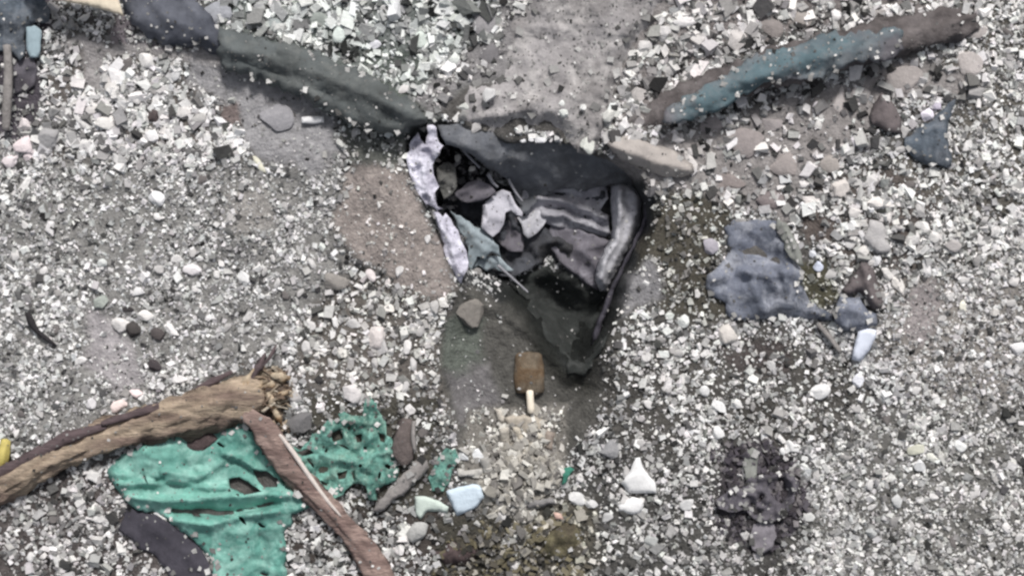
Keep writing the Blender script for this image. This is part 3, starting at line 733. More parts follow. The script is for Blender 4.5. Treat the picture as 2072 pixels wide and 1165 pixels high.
# dark cover slung under the slab and sagging into the pit
tag(sheet('dark_cover', Z([(290, 95), (420, 80), (560, 118), (700, 150), (900, 170), (1080, 190), (1190, 230), (1330, 300), (1450, 370), (1490, 440), (1440, 470), (1260, 425), (1120, 470), (1000, 440), (920, 470), (840, 520), (770, 590),
        (730, 500), (690, 400), (640, 370), (560, 330), (500, 280), (440, 240), (340, 200)]), M_cover,
      z=lambda x, y: .02 - .42 * smooth((y - 275) / 130), lift=0, rumple=.035, rscale=60, step=7, seed=12, rag=3,
      folds=[(Z([(330, 150), (600, 250), (900, 330), (1240, 360)]), .035, 16), (Z([(640, 190), (700, 340), (760, 480)]), -.05, 14), (Z([(960, 400), (1100, 370), (1230, 400)]), .04, 12), (Z([(560, 300), (700, 300), (860, 430)]), .045, 16), (Z([(450, 210), (640, 330)]), .04, 8)]),
    'dark slate grey cover sagging into the top of the pit below the slab', 'cloth')
tag(sheet('pit_lining', Z([(300, 250), (420, 300), (560, 380), (700, 440), (900, 480), (1200, 470), (1440, 480), (1440, 620), (1340, 840), (1240, 900), (1050, 860), (900, 850), (780, 900), (700, 930), (560, 900), (460, 860), (400, 720), (330, 560), (300, 400)]), mat('lining_cloth', lin(74, 76, 82), n_scale=12, n_amt=.3, bump=.4, hue2=lin(56, 56, 58)),
      lift=.06, rumple=.05, rscale=34, step=6, seed=11, rag=5, ridged=.04, dust=.12, border=0, keep=False), 'dark crumpled sheeting lining the floor and walls of the pit', 'sheeting')
tag(sheet('dark_rag', Z([(300, 330), (350, 300), (390, 320), (400, 400), (380, 470), (330, 500), (300, 440)]), mat('olive_rag', lin(98, 98, 96), n_scale=14, n_amt=.3, bump=.5),
      z=const(-.2), lift=0, rumple=.04, rscale=20, step=4, seed=26, rag=3, ridged=.02), 'grey rag between the white foil and the pointed flap in the pit', 'rag')
tag(sheet('shade_sheet', [(1040, 556), (1100, 540), (1160, 550), (1212, 585), (1256, 560), (1262, 585), (1246, 630), (1226, 680), (1200, 738), (1184, 756), (1152, 752), (1130, 716), (1100, 668), (1064, 606)], mat('painted_shade', lin(50, 53, 52), n_scale=10, n_amt=.35, bump=.6, hue2=lin(40, 43, 42), pale=lin(66, 68, 67)),
      lift=.045, rumple=.02, rscale=44, step=6, seed=27, rag=8, ridged=.022, dust=.5, thick=.002, edge_drop=.03, edge_w=20, border=0, keep=False), 'dark sheet added as painted shade in the narrow lower end of the pit', 'cloth')  # added sheet; its near-black colour carries the shade of the pit's end
# banded folds in the middle
tag(sheet('folded_cloth', Z([(770, 460), (850, 430), (930, 420), (1090, 425), (1240, 410), (1250, 500), (1200, 570), (1255, 600), (1262, 700), (1230, 735), (1110, 690), (930, 655), (880, 640), (800, 610), (755, 560)]), M_mid,
      z=const(-.46, 0, .15, 1130, 430), lift=0, rumple=.012, rscale=40, step=5, seed=13, rag=2,
      folds=[(Z([(860, 500), (1000, 520), (1100, 560), (1230, 610)]), .075, 7), (Z([(880, 590), (1000, 600), (1130, 650), (1250, 690)]), .085, 8), (Z([(900, 550), (1040, 575), (1230, 650)]), -.06, 6),
             (Z([(930, 450), (1080, 455), (1220, 430)]), .05, 7), (Z([(920, 475), (1100, 490), (1180, 520)]), -.05, 6), (Z([(1240, 440), (1190, 540), (1170, 580)]), -.07, 6)]),
    'grey cloth in long slanting folds across the middle of the pit', 'cloth')
# upright roll on the right
tag(sheet('bent_cloth_roll', Z([(1265, 425), (1340, 415), (1410, 435), (1455, 500), (1450, 600), (1400, 740), (1340, 850), (1290, 940), (1245, 1030), (1205, 1028), (1175, 960), (1190, 860), (1225, 790), (1262, 730), (1275, 640), (1262, 540)]), M_lilac,
      z=const(-.33, -.2, .12, 1260, 450), lift=0, rumple=.010, rscale=50, step=5, seed=14, rag=1.5, edge_drop=.12, edge_w=16,
      folds=[(Z([(1320, 440), (1315, 600), (1290, 740), (1225, 850), (1200, 960)]), .10, 9), (Z([(1400, 460), (1395, 600), (1340, 760), (1270, 900)]), .03, 9), (Z([(1270, 440), (1268, 560)]), -.03, 6)]),
    'light lilac grey cloth bent like an elbow down the right side of the pit', 'cloth')
tag(sheet('hanging_flap', Z([(925, 650), (1060, 672), (1180, 715), (1250, 745), (1228, 800), (1195, 880), (1180, 960), (1210, 1030), (1130, 990), (1040, 920), (970, 860), (925, 770)]), mat('flap_cloth', lin(112, 109, 116), n_scale=7, n_amt=.2, bump=.3, hue2=lin(88, 85, 92), pale=lin(138, 136, 144)),
      z=const(-.50, .12, .25, 1160, 500), lift=0, rumple=.012, rscale=40, step=5, seed=15, rag=2,
      folds=[(Z([(990, 860), (1080, 930), (1190, 1010)]), .06, 9), (Z([(1080, 790), (1150, 830), (1190, 900)]), .05, 10), (Z([(1140, 780), (1240, 760)]), .05, 7)]),
    'brownish grey flap hanging under the folds at the lower right of the pit', 'cloth')
# light torn cloth in the left half
tag(sheet('torn_cloth', Z([(545, 545), (590, 505), (625, 470), (660, 455), (700, 470), (725, 520), (770, 580), (768, 605), (735, 600), (705, 570), (672, 585), (665, 650), (640, 690), (606, 722), (570, 700), (528, 668), (535, 600)]), M_pale,
      z=const(-.34, .1, -.1, 1010, 430), lift=0, rumple=.012, rscale=30, step=4, seed=16, rag=2, folds=[(Z([(560, 540), (570, 600), (545, 660)]), .04, 6), (Z([(700, 480), (740, 570)]), .03, 5)]),
    'pale lilac torn cloth shaped like a hook in the left half of the pit', 'cloth')
tag(sheet('torn_cloth', Z([(735, 610), (775, 605), (820, 575), (880, 560), (905, 600), (885, 660), (850, 700), (800, 735), (770, 700), (760, 650)]), M_lilac,
      z=const(-.44, .1, -.1, 1080, 450), lift=0, rumple=.014, rscale=30, step=4, seed=17, rag=2, folds=[(Z([(860, 580), (800, 700)]), .03, 6)]),
    'lilac grey cloth scrap tapering downwards right of the hook-shaped one', 'cloth')
tag(sheet('brown_flap', Z([(668, 600), (735, 612), (758, 680), (778, 740), (770, 800), (690, 795), (645, 760), (628, 720), (660, 680)]), M_umber,
      z=const(-.52, 0, -.15, 1030, 470), lift=0, rumple=.012, rscale=30, step=4, seed=18, rag=1.5, folds=[(Z([(700, 620), (690, 780)]), .03, 6)]),
    'brownish cloth flap hanging between the two pale torn scraps', 'cloth')
tag(sheet('grey_flap', Z([(375, 480), (450, 420), (520, 400), (585, 425), (622, 468), (575, 505), (545, 520), (480, 530), (430, 520)]), M_umber,
      z=const(-.30, .1, .1, 930, 390), lift=0, rumple=.02, rscale=30, step=4, seed=19, rag=2, folds=[(Z([(400, 480), (520, 430)]), .03, 7)]),
    'dark grey pointed cloth flap in the upper left of the pit', 'cloth')
tag(sheet('side_sheet', Z([(360, 575), (420, 605), (520, 670), (600, 725), (635, 770), (650, 830), (600, 800), (560, 860), (520, 830), (480, 905), (452, 880), (455, 810), (440, 730), (400, 660)]), M_teal_grey,
      z=const(-.38, .0, .12, 960, 480), lift=0, rumple=.02, rscale=36, step=5, seed=20, rag=3, folds=[(Z([(470, 700), (560, 800)]), .03, 8), (Z([(420, 640), (620, 770)]), .03, 6)]),
    'teal grey ragged sheet hanging down the left wall of the pit', 'sheet')
tag(sheet('ragged_scrap', Z([(480, 900), (505, 850), (560, 830), (640, 830), (680, 870), (720, 900), (660, 915), (610, 885), (560, 910), (520, 880)]), M_teal_grey,
      z=const(-.46, 0, .1, 1000, 530), lift=0, rumple=.02, rscale=20, step=4, seed=21, rag=3),
    'small ragged teal grey scrap at the foot of the left wall of the pit', 'scrap')
# white crusted foil along the left rim
tag(sheet('crusted_foil', Z([(108, 268), (140, 240), (150, 180), (178, 130), (205, 160), (225, 190), (238, 85), (268, 78), (292, 150), (318, 200), (292, 260), (272, 320), (280, 400), (300, 440), (270, 470), (285, 520), (320, 570), (262, 562), (215, 530), (175, 480), (150, 420), (125, 350)]), M_crust,
      z=lambda x, y: -.02 + 0 * x, lift=.05, rumple=.035, rscale=16, step=4, seed=22, rag=4, ridged=.02,
      folds=[(Z([(200, 220), (215, 400), (270, 540)]), .05, 9)]),
    'white crusted foil standing along the upper left rim of the pit', 'foil')
tag(sheet('crusted_foil', Z([(255, 580), (285, 575), (320, 610), (335, 590), (370, 620), (410, 690), (430, 760), (450, 830), (458, 900), (430, 940), (425, 985), (398, 960), (370, 900), (345, 840), (330, 760), (300, 690), (275, 630)]), M_crust,
      z=lambda x, y: -.05 + 0 * x, lift=.04, rumple=.02, rscale=20, step=4, seed=23, rag=3, folds=[(Z([(290, 600), (370, 760), (420, 920)]), .06, 8)]),
    'blue-white crusted foil strip along the lower left rim of the pit', 'foil')
def rod(name, pts, r, m, label, cat, seed=1, rough=.15, flat=1):
    o = tube(name, [(*Z([(a, b)])[0], c) for a, b, c in pts], r, m, seg=7, rough=rough, seed=seed, flat=flat, sub=5)
    return tag(o, label, cat)
rod('stick', [(435, 235, -.16), (530, 330, -.22)], [3, 3], M_stick, 'short grey stick leaning by the upper left corner inside the pit', 'stick')
rod('stick', [(575, 365, -.24), (600, 410, -.26), (630, 440, -.28)], [4.5, 3.5, 2.5], M_stick, 'pale short stick at the top of the hook-shaped torn cloth', 'stick', 2)
rod('stick', [(690, 395, -.32), (730, 470, -.34), (770, 520, -.36)], [3, 3, 2], M_stick, 'thin grey stick between the dark cover and the torn cloth', 'stick', 3)
rod('stick', [(630, 880, -.40), (700, 940, -.42), (800, 1030, -.45)], [3.5, 3, 2], M_stick, 'thin pale stick across the lower part of the pit', 'stick', 4)
rod('stick', [(1085, 470, -.38), (1120, 440, -.37), (1220, 425, -.35)], [2.5, 3, 2], M_stick, 'thin pale twig on the dark cover right of centre', 'stick', 5)
for i, (px, py, w, h, zz, lab) in enumerate([(415, 300, 14, 16, -.2, 'small pale stone caught on the cover in the upper left of the pit'), (490, 355, 16, 13, -.22, 'pale cream stone below the small pale one inside the pit'),
        (770, 192, 14, 9, .10, 'small white chip at the slab edge above the dark cover'), (865, 188, 26, 12, .10, 'larger white chip at the slab edge above the dark cover'), (815, 180, 12, 9, .10, 'tiny white chip between two others at the slab edge')]):
    x, y = Z([(px, py)])[0]
    o = stone(x, y, w, h, 0, (226, 226, 228) if i > 1 else (180, 178, 174), lab, 'stone')
    o.location.z = zz
# dark sheet in place of the trench at the far right rim
tag(sheet('rim_trench_sheet', Z([(1455, 470), (1500, 500), (1490, 580), (1440, 690), (1390, 800), (1330, 920), (1280, 1040), (1240, 1160), (1195, 1300), (1150, 1320), (1190, 1180), (1250, 1040), (1300, 930), (1360, 820), (1420, 690), (1450, 600)]), M_ink,
      z=lambda x, y: -.16 + 0 * x, lift=0, rumple=.02, rscale=40, step=6, seed=24, rag=2, edge_drop=.1, edge_w=14, keep=False),
    'narrow charcoal sheet standing in for the dark trench down the right rim of the pit', 'cloth')
tag(sheet('dusty_cloth', zoomed(1200, 0, 2.376, [(60, 690), (170, 650), (280, 690), (400, 730), (480, 790), (490, 830), (430, 850), (330, 850), (270, 830), (180, 790), (100, 740)]), mat('dusty_pale_cloth', lin(166, 160, 156), n_scale=10, n_amt=.14, bump=.3),
      lift=.06, rumple=.02, rscale=40, step=6, seed=25, rag=2, edge_drop=.04, folds=[(zoomed(1200, 0, 2.376, [(100, 710), (280, 770), (470, 810)]), .05, 10)]),
    'pale dusty cloth fold on the ground right above the pit', 'cloth')

# ------------------------------------------------------------------ the two dark strips that run up from the pit
strip = empty('cloth_wrapped_beam', 560, 130, 0)
tag(strip, 'long dark grey beam wrapped in cloth running from the upper left to the pit', 'beam')
sheet('wide_wrapping', [(236, -60), (248, 0), (262, 38), (300, 78), (326, 90), (400, 96), (450, 118), (478, 108), (470, 80), (452, 60), (432, 34), (394, 0), (380, -60)], M_slate, lift=.10, rumple=.03, rscale=70, step=7, seed=30,
      edge_drop=.06, edge_w=14, ridged=.015, dust=1.2, rag=4, folds=[([(290, -40), (330, 30), (440, 90)], .05, 16), ([(360, -20), (420, 60)], .04, 12)], parent=strip)
sheet('long_wrapping', [(448, 54), (500, 66), (562, 80), (600, 92), (650, 108), (700, 130), (764, 158), (826, 200), (868, 238), (856, 268), (800, 274), (736, 260), (684, 232), (634, 208), (594, 190), (552, 172), (504, 154), (456, 134), (432, 108)], M_slate_g, lift=.17, rumple=.02,
      rscale=60, step=7, seed=31, edge_drop=.04, edge_w=12, rug_dir=.45, ridged=.022, dust=1.2, rag=6, border=.06, folds=[([(470, 95), (600, 135), (720, 180), (830, 232)], .05, 12), ([(480, 120), (610, 162), (700, 205)], -.03, 7)], parent=strip)

beam = empty('half_buried_beam', 1600, 150, 0)
tag(beam, 'long beam with a faded teal cloth over its middle, slanting up to the right of the pit', 'beam')
tube('timber', [(1214, 296, .02), (1290, 256, .05), (1400, 196, .06), (1560, 138, .07), (1700, 100, .07), (1800, 82, .07), (1900, 60, .05), (1970, 40, -.01)], [14, 22, 26, 32, 34, 38, 32, 24], M_bark, beam, seg=20, rough=.3, seed=3, flat=.5, keep=False)
sheet('teal_cover', zoomed(1200, 0, 2.376, [(325, 595), (345, 540), (365, 505), (440, 450), (520, 420), (590, 395), (660, 340), (750, 290), (900, 232), (1030, 195), (1100, 168), (1300, 150), (1400, 140), (1490, 130), (1500, 180), (1490, 245), (1440, 285), (1300, 300),
      (1240, 312), (1180, 345), (1080, 372), (1000, 385), (850, 395), (780, 440), (700, 478), (590, 528), (460, 570), (380, 590)]), M_teal, lift=.24, rumple=.02, rscale=60, step=6, seed=32, rag=5, edge_drop=.02, edge_w=10, rug_dir=-.4, ridged=.020, dust=1.5,
      folds=[(zoomed(1200, 0, 2.376, [(420, 520), (700, 400), (1000, 300), (1420, 210)]), .04, 16), (zoomed(1200, 0, 2.376, [(620, 480), (860, 385), (1180, 340)]), -.03, 7)], parent=beam)

# ------------------------------------------------------------------ upper left corner
tag(plate('board', [(40, -60), (225, -60), (236, -10), (250, 32), (228, 26), (200, 18), (160, 8), (110, 0), (60, -10)], .04, M_cream, z0=.24, lump=.004),
    'corner of a cream board raised above the ground at the top left', 'board')
tag(sheet('blue_cloth', [(-60, -60), (50, -60), (85, -10), (104, 20), (98, 45), (66, 50), (52, 70), (48, 112), (40, 122), (22, 108), (8, 104), (-60, 100)], M_blue_d, lift=.05, rumple=.03, rscale=30, step=6, seed=34, folds=[([(20, 0), (14, 100)], .04, 7), ([(45, 0), (36, 100)], .04, 6), ([(70, 0), (60, 50)], .04, 6)]),
    'crumpled blue-grey cloth in the top left corner', 'cloth')
tag(plate('cyan_panel', [(53, 56), (70, 52), (84, 62), (82, 92), (76, 116), (60, 118), (53, 100)], .02, M_cyan, z0=hz(68, 85) + .06), 'small pale cyan panel beside the blue-grey cloth at the top left', 'panel')
tag(tube('pole', [(14, 92, .12), (17, 140, .12), (15, 200, .11), (12, 262, .06)], [8, 8, 9, 8], M_dustwood, seg=9, rough=.1, seed=5, keep=True), 'thick grey weathered stick standing out at the far left edge', 'stick')
tag(sheet('plum_cloth', [(26, 118), (66, 116), (76, 140), (70, 170), (50, 188), (30, 190), (24, 150)], M_plum, lift=.03, rumple=.02, rscale=24, step=6, seed=35), 'dark plum cloth scrap right of the weathered stick', 'cloth')

# ------------------------------------------------------------------ right hand cloths
R6 = lambda p: zoomed(1200, 380, 2.59, p)
tag(sheet('blue_tarpaulin', R6([(690, 205), (740, 170), (800, 175), (900, 165), (960, 175), (1000, 240), (1030, 330), (1060, 390), (1100, 430), (1095, 510), (1130, 590), (1180, 630), (1250, 668), (1262, 695), (1150, 690), (1000, 680), (880, 690), (760, 690),
      (700, 660), (690, 605), (620, 565), (595, 520), (600, 460), (650, 420), (690, 370), (700, 290)]), M_blue, lift=.05, rumple=.03, rscale=34, step=6, seed=36, rag=3, edge_drop=.03,
      folds=[(R6([(720, 330), (850, 320), (980, 400)]), -.05, 12), (R6([(800, 420), (860, 540), (900, 650)]), .05, 8), (R6([(900, 430), (960, 540)]), .045, 8), (R6([(1000, 440), (1040, 600)]), .05, 7), (R6([(640, 480), (760, 440), (900, 460)]), .04, 8), (R6([(860, 640), (1000, 620), (1200, 650)]), .05, 9), (R6([(730, 230), (860, 300), (960, 360)]), -.04, 16)]),
    'large crumpled blue-grey tarpaulin on the gravel right of the pit', 'tarpaulin')
tag(sheet('olive_strip', R6([(965, 165), (1010, 190), (1060, 280), (1100, 350), (1112, 410), (1070, 400), (1020, 340), (985, 270), (955, 210)]), M_olive, lift=.09, rumple=.01, rscale=30, step=5, seed=37, folds=[(R6([(990, 190), (1060, 310), (1090, 390)]), .03, 8)]),
    'olive grey cloth strip along the right edge of the blue-grey tarpaulin', 'cloth')
fc = empty('folded_sack', 1738, 600, 0)
tag(fc, 'folded sack with a brown-grey upper half and a blue-grey lower half above the white wedge', 'sack')
sheet('upper_half', R6([(1405, 385), (1440, 390), (1480, 450), (1505, 530), (1525, 600), (1500, 650), (1455, 640), (1400, 560), (1330, 560), (1300, 540), (1350, 470)]), M_brown_g, lift=.08, rumple=.014, rscale=30, step=5, seed=38, edge_drop=.05, folds=[(R6([(1420, 420), (1440, 520), (1490, 610)]), .05, 9), (R6([(1380, 540), (1450, 620)]), -.04, 6)], parent=fc)
sheet('lower_half', R6([(1300, 555), (1330, 572), (1398, 572), (1448, 648), (1485, 665), (1488, 720), (1440, 730), (1385, 748), (1330, 755), (1280, 735), (1262, 700), (1265, 640)]), M_blue, lift=.10, rumple=.012, rscale=30, step=5, seed=39, edge_drop=.05, folds=[(R6([(1290, 640), (1400, 640), (1470, 690)]), .04, 10)], parent=fc)
R8 = lambda p: zoomed(1600, 0, 3.235, p)
tag(sheet('deep_blue_cloth', R8([(1095, 645), (1075, 700), (1035, 790), (1025, 880), (1030, 970), (1065, 1040), (1050, 1090), (1010, 1105), (960, 1080), (900, 1085), (850, 1060), (790, 1020), (740, 950), (740, 900), (800, 870), (800, 840), (900, 810), (970, 740), (1030, 680)]), M_blue_d,
      lift=.05, rumple=.02, rscale=40, step=6, seed=40, edge_drop=.03, folds=[(R8([(880, 860), (880, 1040)]), .05, 9), (R8([(960, 830), (950, 1060)]), .045, 8), (R8([(1010, 740), (1000, 1000)]), .03, 8)]),
    'deep blue-grey cloth lying on the bright gravel at the upper right', 'cloth')
tag(sheet('brown_cloth', R8([(600, 605), (640, 640), (690, 700), (715, 780), (728, 885), (680, 870), (600, 845), (530, 815), (520, 740), (545, 680)]), M_brown_g, lift=.06, rumple=.012, rscale=40, step=6, seed=41, edge_drop=.03, folds=[(R8([(600, 640), (640, 840)]), .04, 14)]),
    'brown-grey triangular cloth left of the deep blue one', 'cloth')

# ------------------------------------------------------------------ the plum cloth with a ring, lower right
R9 = lambda p: zoomed(1200, 760, 2.376, p)
bag = empty('crumpled_bag', 1540, 1005, 0)
tag(bag, 'dark plum crumpled bag with a ring-shaped crease, half buried at the lower right', 'bag')
sheet('bag_body', R9([(745, 500), (800, 480), (860, 480), (900, 470), (960, 480), (985, 520), (960, 600), (930, 660), (880, 700), (840, 715), (770, 690), (735, 640), (680, 650), (610, 640), (600, 590), (660, 540), (720, 540)]), M_plum, lift=.05, rumple=.03, rscale=26, step=4, seed=42, rag=3, ridged=.03, border=.1, holes=[R9([(805, 572), (818, 578), (812, 600), (800, 608), (792, 596)])],
      folds=[(R9([(805 + 30 * math.cos(k / 12 * 6.2832), 588 + 38 * math.sin(k / 12 * 6.2832)) for k in range(13)]), .05, 5), (R9([(900, 500), (905, 600)]), -.07, 12), (R9([(940, 480), (975, 560), (930, 640)]), .06, 7), (R9([(735, 610), (760, 680), (870, 700)]), .05, 6)], parent=bag)
sheet('bag_neck', R9([(740, 360), (770, 340), (800, 360), (790, 420), (785, 490), (740, 505), (725, 440)]), M_olive, lift=.04, rumple=.02, rscale=20, step=5, seed=43, parent=bag)
sheet('bag_tail', R9([(770, 715), (870, 705), (884, 770), (860, 830), (820, 850), (762, 830), (750, 780)]), mat('lilac_panel', lin(128, 124, 130), n_scale=14, n_amt=.2, bump=.3), lift=.05, rumple=.012, rscale=30, step=5, seed=44, parent=bag)
# ------------------------------------------------------------------ branches, tarpaulin and netting at the lower left
R7 = lambda p: zoomed(0, 680, 2.402, p)
gt = sheet('green_tarpaulin', R7([(522, 672), (545, 628), (580, 590), (640, 545), (760, 500), (860, 470), (960, 440), (1080, 430), (1170, 410), (1240, 460), (1300, 560), (1340, 640), (1400, 720), (1480, 770), (1535, 828), (1420, 862), (1420, 900), (1380, 960), (1400, 1060), (1370, 1240), (1050, 1240),
      (1035, 1120), (985, 1035), (920, 970), (850, 920), (770, 872), (700, 842), (640, 830), (600, 800), (570, 750), (540, 715)]), M_green, lift=.055, rumple=.016, rscale=60, step=5, seed=45, rag=4, edge_drop=.03, edge_w=8, ridged=.016, tears=9, border=.07, dust=.4,
      holes=[R7([(1110, 690), (1160, 682), (1230, 725), (1270, 755), (1190, 765), (1120, 740)]), R7([(1225, 650), (1290, 655), (1350, 690), (1345, 730), (1280, 735), (1250, 700)])],
      folds=[(R7([(560, 720), (700, 720), (860, 700), (1000, 740), (1100, 740)]), 0.078, 7), (R7([(560, 670), (700, 700), (800, 660), (960, 690), (1080, 620)]), 0.065, 9), (R7([(600, 690), (720, 690), (860, 720), (960, 720)]), -0.065, 6),
             (R7([(620, 780), (800, 800), (1000, 790), (1200, 770), (1450, 770)]), 0.091, 8), (R7([(840, 850), (1000, 855), (1180, 850), (1330, 810)]), -0.104, 7), (R7([(860, 900), (1020, 920), (1150, 880), (1350, 850)]), 0.078, 7),
             (R7([(1080, 570), (1160, 600), (1240, 640)]), 0.078, 6), (R7([(1100, 600), (1180, 630), (1240, 660)]), -.05, 6), (R7([(900, 890), (1100, 960), (1300, 940)]), .03, 16), (R7([(1250, 930), (1290, 1040), (1270, 1160)]), -.05, 12), (R7([(700, 560), (860, 600), (1000, 580)]), .03, 24)])
tag(gt, 'large torn sea green tarpaulin spread under the forked branches', 'tarpaulin')
tag(sheet('green_netting', R7([(1390, 560), (1430, 535), (1480, 520), (1530, 455), (1570, 425), (1620, 400), (1680, 375), (1720, 390), (1760, 385), (1785, 320), (1815, 300), (1840, 360), (1870, 420), (1890, 500), (1910, 560), (1945, 620), (1930, 690), (1890, 700), (1850, 740), (1830, 800), (1790, 790), (1770, 720), (1720, 720), (1690, 770), (1610, 785),
      (1560, 740), (1530, 700), (1480, 650), (1440, 600)]), M_net, lift=.06, rumple=.035, rscale=22, step=5, seed=46, rag=7, ridged=.03, tears=34, dust=.6, border=.05,
      holes=[R7([(1440, 560), (1500, 545), (1530, 570), (1470, 580)]), R7([(1600, 470), (1650, 455), (1670, 500), (1620, 520)]), R7([(1840, 470), (1870, 480), (1868, 520), (1845, 510)]), R7([(1640, 665), (1690, 650), (1680, 690), (1645, 695)]), R7([(1730, 480), (1760, 470), (1760, 510), (1735, 515)])],
      folds=[(R7([(1500, 530), (1620, 600), (1760, 620)]), .05, 10), (R7([(1810, 330), (1800, 500), (1780, 700)]), .06, 10), (R7([(1560, 650), (1700, 640), (1820, 560)]), -.05, 9), (R7([(1700, 420), (1640, 560)]), -.04, 8)]),
    'ragged green netting heaped right of the red-brown plank', 'netting')
GB = lambda p: zoomed(700, 800, 2.96, p)
tag(sheet('green_scrap', GB([(500, 490), (530, 430), (560, 360), (600, 310), (655, 320), (670, 390), (640, 460), (620, 520), (580, 570), (520, 560)]), M_net, lift=.05, rumple=.03, rscale=20, step=4, seed=47, rag=3),
    'small pale green scrap right of the grey plank', 'scrap')
tag(sheet('green_scrap', GB([(1290, 440), (1340, 425), (1370, 440), (1330, 480), (1325, 520), (1295, 540), (1300, 480)]), mat('dark_green_foil', lin(60, 118, 102), n_scale=20, n_amt=.3, bump=.3), lift=.03, rumple=.02, rscale=16, step=4, seed=48, rag=2),
    'tiny dark green scrap right of the cream rubble', 'scrap')
tag(sheet('green_scrap', GB([(1095, 460), (1130, 465), (1135, 500), (1105, 510)]), mat('dark_green_foil', lin(60, 118, 102)), lift=.05, rumple=.01, rscale=16, step=4, seed=49, rag=1),
    'tiny dark green scrap in the middle of the cream rubble', 'scrap')
tag(sheet('charcoal_sheet', R7([(596, 842), (640, 836), (700, 848), (775, 880), (850, 926), (920, 975), (980, 1040), (1030, 1120), (1050, 1240), (860, 1240), (800, 1120), (740, 1060), (690, 1040), (640, 990), (575, 940), (590, 900)]), M_ink, lift=.03, rumple=.016, rscale=60, step=7, seed=50,
      folds=[(R7([(700, 900), (860, 1000), (960, 1120)]), .03, 14)]), 'charcoal sheet showing under the lower left edge of the green tarpaulin', 'sheet')

big = empty('broken_branch', 300, 850, 0)
tag(big, 'thick weathered brown branch running in from the left edge to a splintered end', 'branch')
bz = lambda x, y, d: (x, y, hz(x, y) + d)
tube('limb', [bz(-60, 1008, .06), bz(0, 984, .07), bz(83, 940, .08), bz(166, 902, .08), bz(250, 872, .09), bz(333, 848, .10), bz(416, 824, .10), bz(480, 808, .10), bz(530, 800, .09)], [30, 29, 27, 27, 29, 33, 40, 43, 30], M_branch, big, seg=30, rough=.24, seed=8, flat=.6, grooves=.03, keep=True)
tube('bark_edge', [bz(-60, 978, .10), bz(20, 946, .11), bz(83, 914, .12), bz(140, 884, .12), bz(215, 862, .12)], [12, 14, 14, 12, 5], M_branch_dark, big, seg=12, rough=.25, seed=18, flat=.7)
tube('bark_edge', [bz(205, 858, .14), bz(290, 832, .15), bz(370, 808, .15), bz(430, 772, .12), bz(470, 752, .08)], [4, 8, 9, 7, 3], M_branch_dark, big, seg=10, rough=.25, seed=19, flat=.7)
r = random.Random(5)
for k, (x, y, a, L, w) in enumerate([(500, 770, -60, 62, 12), (522, 742, -62, 66, 9), (545, 720, -58, 60, 7), (548, 775, -25, 60, 13), (568, 762, 10, 40, 13), (520, 800, 20, 66, 16), (500, 828, 8, 60, 12), (548, 812, 70, 52, 13), (560, 840, 60, 46, 9), (574, 795, -10, 34, 8), (536, 770, -40, 50, 10), (478, 778, -30, 56, 9), (556, 870, 80, 40, 6)]):
    ca, sa = math.cos(math.radians(a)), math.sin(math.radians(a))
    w *= .72
    tube('splinter', [bz(x - ca * L / 2, y - sa * L / 2, .10 + r.uniform(-.02, .05)), bz(x, y, .12 + r.uniform(-.02, .04)), bz(x + ca * L / 2, y + sa * L / 2, .06)], [w * .4, w, w * .2], M_split if k not in (1, 2) else M_branch_dark, big, seg=7, rough=.5, seed=20 + k, flat=.6, sub=4)
KEEP_OUT.append([(470, 760), (520, 735), (580, 745), (585, 800), (560, 860), (500, 845)])

pl = empty('split_plank', 610, 960, 0)
tag(pl, 'reddish brown split plank crossing the green tarpaulin down to the bottom edge', 'plank')
tube('plank_body', [bz(496, 836, .14), bz(530, 862, .14), bz(556, 896, .14), bz(583, 938, .13), bz(614, 974, .12), bz(645, 1008, .11), bz(687, 1054, .09), bz(728, 1100, .07), bz(760, 1150, .05), bz(790, 1210, .04)], [14, 20, 24, 24, 22, 20, 18, 20, 24, 26], M_red, pl, seg=20, rough=.24, seed=31, flat=.5, grooves=.05, keep=True)
tube('pale_edge', [bz(566, 878, .17), bz(598, 922, .17), bz(630, 968, .16), bz(662, 1012, .14), bz(690, 1044, .12)], [4, 5, 5, 4, 2], M_strip, pl, seg=6, rough=.12, seed=32, flat=.8)

tag(stone(408, 892, 78, 66, 20, M_brownrock, None, None, 'brown_rock', t=36), 'dark brown rock lying on the top of the green tarpaulin below the branch', 'rock')
tag(sheet('grey_plank', GB([(160, 690), (200, 620), (290, 520), (390, 420), (430, 370), (480, 380), (500, 420), (460, 480), (380, 550), (290, 620), (200, 690)]), M_dustwood, lift=.07, rumple=.004, rscale=60, step=6, thick=.03, seed=51, edge_drop=.012, edge_w=5, rug_dir=-.75),
    'smooth grey plank lying slanted between the netting and the pale cyan pieces', 'plank')
tag(tube('rag_roll', [bz(828, 850, .06), bz(818, 880, .07), bz(812, 915, .07), bz(826, 935, .06)], [14, 20, 22, 12], mat('brown_rag', lin(98, 90, 88), n_scale=20, n_amt=.3, bump=.5), seg=12, rough=.25, seed=33, flat=.6, keep=True), 'dark brown rag bundle right of the green netting', 'rag')
tag(tube('pale_stake', [bz(838, 852, .10), bz(836, 884, .12), bz(840, 912, .10)], [4, 5, 4], M_dustwood, seg=7, rough=.15, seed=34), 'short pale upright stake beside the dark brown rag bundle', 'stake')
tag(tube('yellow_object', [bz(-6, 952, .05), bz(4, 925, .07), bz(12, 890, .06)], [11, 13, 9], M_yellow, seg=12, rough=.2, seed=35, flat=.7, keep=True), 'yellow plastic scrap at the left edge beside the branch', 'scrap')
tag(tube('black_stick', [bz(56, 632, .05), bz(63, 652, .05), bz(76, 670, .05), bz(96, 686, .045), bz(112, 698, .03)], [5, 7, 4.5, 4, 2.5], M_black, seg=8, rough=.2, seed=36), 'curved black charred stick on the left gravel', 'stick')
